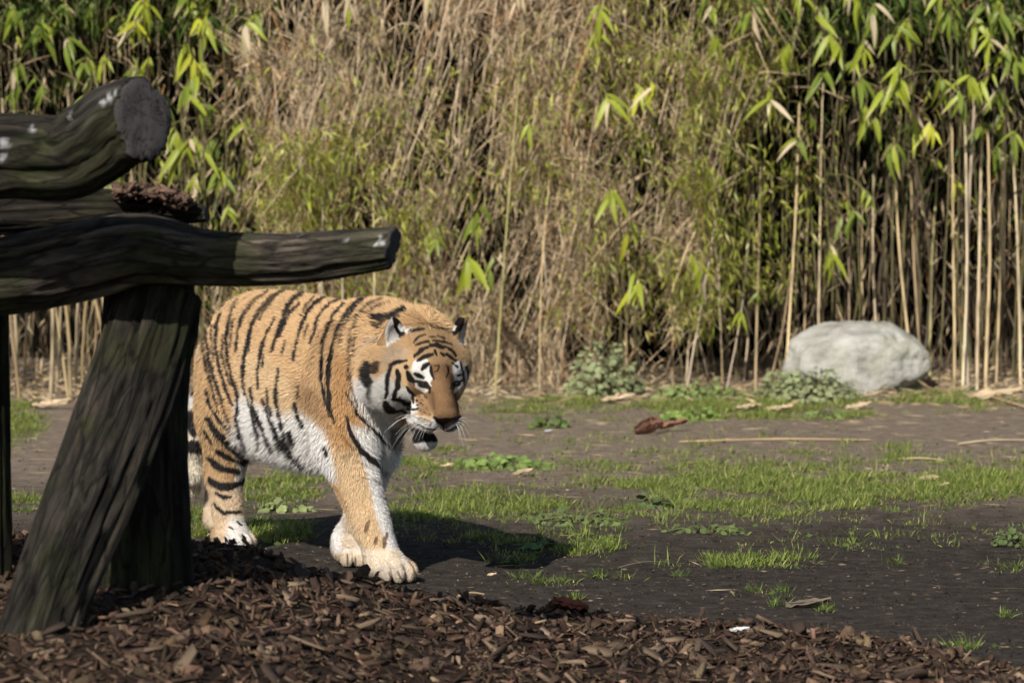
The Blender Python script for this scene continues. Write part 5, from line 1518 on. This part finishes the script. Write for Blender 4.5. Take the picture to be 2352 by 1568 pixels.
def weed(name, label, u, v, R, Hh, n, size, kind='round', col=(.13, .18, .055), dark=.5, y=None):
    c = ground_at(u, v) if y is None else at(u, v, y)
    c[2] = ground_z(np.array([c[0]]), np.array([c[1]]))[0]
    root = empty(name, tuple(c), label, "weed", "weeds on the ground")
    V, F, C, o = [], [], [], 0
    st = []
    for i in range(n):
        a = rng.uniform(0, 2 * np.pi); q = math.sqrt(rng.random())
        if kind == 'round':
            p = np.array([R * q * math.cos(a), R * .8 * q * math.sin(a), Hh * (1 - q * q * .8) * rng.uniform(.25, 1.0)])
            lv, lf = LFT[i % 6]
            z = nrm(np.array([math.cos(a) * q * .8, math.sin(a) * q * .8 - .45, 1.0]) + rng.normal(0, .35, 3))
            s = size * rng.uniform(.6, 1.25)
            if i % 3 == 0:
                st.append((np.array([p[0] * .25, p[1] * .25, -.01]), p))
        else:
            p = np.array([.01 * math.cos(a), .01 * math.sin(a), .004])
            lv, lf = LNG[i % 5]
            z = nrm(np.array([rng.normal(0, .12), rng.normal(0, .12), 1.0]))
            s = size * rng.uniform(.6, 1.2)
        x = np.array([math.cos(a), math.sin(a), .15]); x = nrm(x - z * (x @ z)); yv = np.cross(z, x)
        W = lv @ np.stack([x, yv, z]) * s + p
        W[:, 2] = np.maximum(W[:, 2], .002)
        V.append(W); F.append(lf + o); o += len(lv)
        C.append(np.tile(np.array(col) * rng.uniform(.65, 1.35), (len(lv), 1)))
    lo = add_obj("leaves", make_mesh("leaves", np.concatenate(V), np.concatenate(F), np.concatenate(C), weed_mat, True), root)
    if st:
        tb = []
        for a, b in st:
            vv_, ff_ = tube([a, (a + b) / 2 + np.array([0, 0, .02]), b], [.003, .0025, .002], 4)
            tb.append((vv_, ff_, np.tile([.16, .17, .07], (len(vv_), 1))))
        vv_, ff_, cc_ = join(tb)
        add_obj("stems", make_mesh("stems", vv_, ff_, cc_, weed_mat), root)
    return root
GN = (.25, .28, .135)
weed("weed", "tall bushy grey-green weed growing against the foot of the dry hedge", 1388, 892, .22, .34, 300, .034, col=GN, y=20.3)
weed("weed", "spreading grey-green weed in front of the boulder", 1868, 905, .27, .20, 360, .032, col=GN, y=20.1)
weed("weed", "dense leafy weed at the edge of the boulder, next to the spreading weed", 1800, 880, .17, .17, 190, .032, col=GN, y=20.35)
weed("weed", "low bright weed between the tall bushy weed and the boulder", 1610, 905, .26, .12, 240, .030, col=(.22, .28, .09), y=20.2)
weed("weed", "small dark weed at the back edge of the dusty path", 1262, 978, .10, .07, 45, .040, col=(.12, .17, .05))
weed("weed", "leafy weed clump behind the curled dead bark", 1590, 960, .16, .08, 110, .030, col=(.19, .27, .06))
weed("weed", "low round-leaved plant beside the boulder's near side, on the path edge", 1905, 955, .13, .05, 70, .030, col=(.20, .27, .08))
weed("dock_plant", "flat broad-leaved plant spreading in the grass beyond the tiger's head", 1145, 1068, .24, .06, 130, .042, col=(.19, .27, .07))
weed("dock_plant", "pale round-leaved plant under the tiger's belly", 660, 1166, .11, .05, 34, .034, col=(.27, .32, .12))
weed("dock_plant", "dark broad-leaved rosette at the edge of the tiger's shadow", 1240, 1248, .05, .03, 11, .11, 'long', (.10, .17, .045))
weed("dock_plant", "trailing dark-leaved plant in the middle of the grass", 1330, 1192, .20, .05, 90, .030, col=(.14, .19, .06))
weed("dock_plant", "small broad-leaved rosette growing in the tiger's shadow", 1150, 1290, .05, .03, 9, .08, 'long', (.10, .17, .045))
weed("dock_plant", "withered dark-leaved plant in the thick grass", 1500, 1160, .10, .05, 34, .038, col=(.09, .13, .045))
weed("dock_plant", "low sparse weed on the soil in front of the grass", 1620, 1215, .16, .03, 40, .032, col=(.12, .16, .05))
weed("weed", "dark weed at the border of the bare soil, past the grass strip", 2362, 1250, .12, .11, 90, .026, col=(.10, .14, .045))
for u, v, h_ in ((1205, 1325, .05), (1240, 1338, .06), (1300, 1332, .045), (1375, 1322, .065), (1640, 1300, .05), (2055, 1292, .06), (1800, 1355, .05), (1780, 1385, .06), (1895, 1400, .05), (2217, 1490, .07), (1320, 1375, .05), (2330, 1300, .06), (2310, 1410, .05), (1560, 1318, .05), (1735, 1352, .05)):
    c = ground_at(u, v); c[2] = ground_z(np.array([c[0]]), np.array([c[1]]))[0] - .003
    m = 46
    Bt = rng.normal(0, .011, (m, 3)) * (1.6, 1, 0)
    Dt = nrm(np.stack([rng.normal(0, .55, m), rng.normal(0, .5, m), np.ones(m)], 1))
    bv_, bf_, bc_ = blades(Bt, Dt, h_ * rng.uniform(.5, 1.15, m), rng.uniform(.0025, .0045, m), rng.uniform(0, .3, m), np.array([.17, .24, .05]) * rng.uniform(.6, 1.3, (m, 1)), np.tile([0, -1., .1], (m, 1)) + rng.normal(0, .5, (m, 3)))
    add_obj("grass_tuft", make_mesh("grass_tuft", bv_, bf_, bc_, grass_mat), None, tuple(c), label="small lone grass tuft on the dark bare soil", category="grass tuft", group="lone grass tufts on the bare soil")

# ---- single pieces lying about
def curl(name, label, cat, u, v, length, width, bend, col, rot, lift=0.0, thick=.004, group=None, mat=None):
    """a curled strip of bark or a dry leaf with thickness"""
    c = ground_at(u, v); c[2] = ground_z(np.array([c[0]]), np.array([c[1]]))[0] + lift
    r = np.random.default_rng(int(u * 7 + v)); m, k = 10, 7
    V = []
    for side in (0, 1):
        for i in range(m):
            t = i / (m - 1)
            w = width * .5 * (math.sin(math.pi * min(max(t, .05), .95)) ** .5) * r.uniform(.85, 1.1)
            for j in range(k):
                s = j / (k - 1) * 2 - 1
                V.append(((t - .5) * length, s * w * math.cos(bend * s * .6), w * bend * s * s * .7 + .25 * length * bend * (t - .5) ** 2 - side * thick + .10 * width * r.normal()))
    V = np.array(V); V[:, 2] -= V[:, 2].min()
    F = []
    for side in (0, 1):
        for i in range(m - 1):
            for j in range(k - 1):
                a = side * m * k + i * k + j
                q = (a, a + k, a + k + 1, a + 1)
                F.append(q if side == 0 else q[::-1])
    def rim(a, b): F.append((a, b, b + m * k, a + m * k))
    for i in range(m - 1):
        rim(i * k, (i + 1) * k); rim((i + 1) * k + k - 1, i * k + k - 1)
    for j in range(k - 1):
        rim(j + 1, j); rim((m - 1) * k + j, (m - 1) * k + j + 1)
    C = np.array(col) * (1 + .6 * fbm(V, 40, int(u) % 40))[:, None]
    o = add_obj(name, make_mesh(name, V, np.array(F), np.clip(C, .01, .7), mat or litter_mat, True), None, tuple(c), label=label, category=cat)
    o.rotation_euler = rot
    if group:
        o["group"] = group
    return o
R_ = math.radians
curl("dead_bark", "curled red-brown strip of dead bark lying on the dusty path", "bark", 1490, 994, .16, .10, 1.7, (.24, .125, .085), (R_(25), R_(-14), R_(25)), .0, .006)
curl("dead_bark", "long thin red-brown bark strip beside the curled piece", "bark", 1540, 988, .18, .045, .9, (.26, .13, .085), (R_(10), R_(-12), R_(12)), .02, .005)
curl("bark_piece", "narrow grey bark piece lying on the bare soil near the mulch", "bark", 1858, 1388, .15, .04, .8, (.14, .115, .085), (0, R_(-5), R_(8)), .0, .008)
curl("bark_piece", "jagged red bark piece sticking up at the crest of the mulch", "bark", 1312, 1402, .11, .045, .9, (.16, .06, .04), (R_(20), R_(12), R_(-10)), .05, .010, mat=chip_mat).location = at(1308, 1402, 10.62)
for u, v, ln_, rz, lb in ((1025, 1078, .07, 20, "pale crumpled dry leaf in the grass beyond the tiger's muzzle"), (1200, 1092, .11, 40, "pale dry leaf heap beside the flat broad-leaved plant"), (2028, 1082, .10, 70, "upright tan dry leaf in the grass strip"),
                          (2135, 1104, .09, -20, "tan dry leaf lying just past the upright dry leaf"), (2168, 1118, .05, 10, "tiny tan dry leaf beside the bare patch in the grass"), (1972, 935, .16, 25, "long tan dry leaf leaning below the boulder"),
                          (1720, 942, .14, 5, "cream dry leaf on the grass between the weeds"), (1790, 944, .15, -4, "cream dry leaf strip near the spreading weed"), (2290, 920, .30, -16, "long tan bamboo sheath on the ground past the boulder"),
                          (1260, 990, .04, 0, "small white scrap on the dusty path"), (1130, 1325, .035, 15, "thin curled dead leaf beside the tiger's front paw"), (1700, 1500, .06, -20, "small blue-white scrap lying on the mulch"),
                          (120, 935, .22, -12, "pale dry sheath on the ground behind the log pile"), (1420, 925, .2, 10, "dry cane sheath at the foot of the tall bushy weed")):
    cl_ = (.60, .60, .58) if "white" in lb else (.52, .40, .26)
    o = curl("dry_leaf" if "leaf" in lb or "sheath" in lb else "scrap", lb, "dry leaf" if "leaf" in lb or "sheath" in lb else "scrap", u, v, ln_, ln_ * .32, .6, cl_, (R_(18 if "upright" not in lb else 60), R_(-8), R_(rz)), .012, .0025)
    if "mulch" in lb:
        o.location.z = float(mound_z(np.array([o.location.x]), np.array([o.location.y]))[0]) + .02
def stick(label, u0, v0, u1, v1, r, col, lift=.006):
    a, b = ground_at(u0, v0), ground_at(u1, v1)
    a[2] = ground_z(a[None, 0], a[None, 1])[0] + lift; b[2] = ground_z(b[None, 0], b[None, 1])[0] + lift
    P = spline([a, (a + b) / 2 + np.array([0, .01, .008]), b], 9)
    v_, f_ = tube(P - a, r * (1 + .25 * vnoise(P, 30, 3)) * np.linspace(1, .6, 9), 6)
    add_obj("stick", make_mesh("stick", v_, f_, np.tile(col, (len(v_), 1)) * (1 + .2 * vnoise(v_ + a, 40, 5))[:, None], litter_mat, True), None, tuple(a), label=label, category="stick", group="sticks and canes on the ground")
stick("short pale stick on dark soil near the tiger's front paw", 1050, 1368, 1112, 1364, .006, (.34, .24, .15))
stick("thin dark stick on the soil in front of the long grass tuft", 1420, 1298, 1530, 1286, .004, (.16, .13, .10))
stick("long tan cane lying across the dusty path behind the grass", 1560, 1015, 2000, 1008, .006, (.48, .34, .20))
stick("pale cane lying in the grass past the upright dry leaf", 2200, 1018, 2352, 1010, .007, (.50, .40, .26))
stick("straw-coloured cane at the rear edge of the grass strip", 2060, 1052, 2170, 1056, .005, (.45, .35, .2))
stick("tan cane lying on the soil past the boulder", 2200, 900, 2390, 945, .010, (.45, .32, .2))
stick("short tan stick near the rim of the mulch", 2120, 1500, 2230, 1508, .005, (.32, .24, .14))
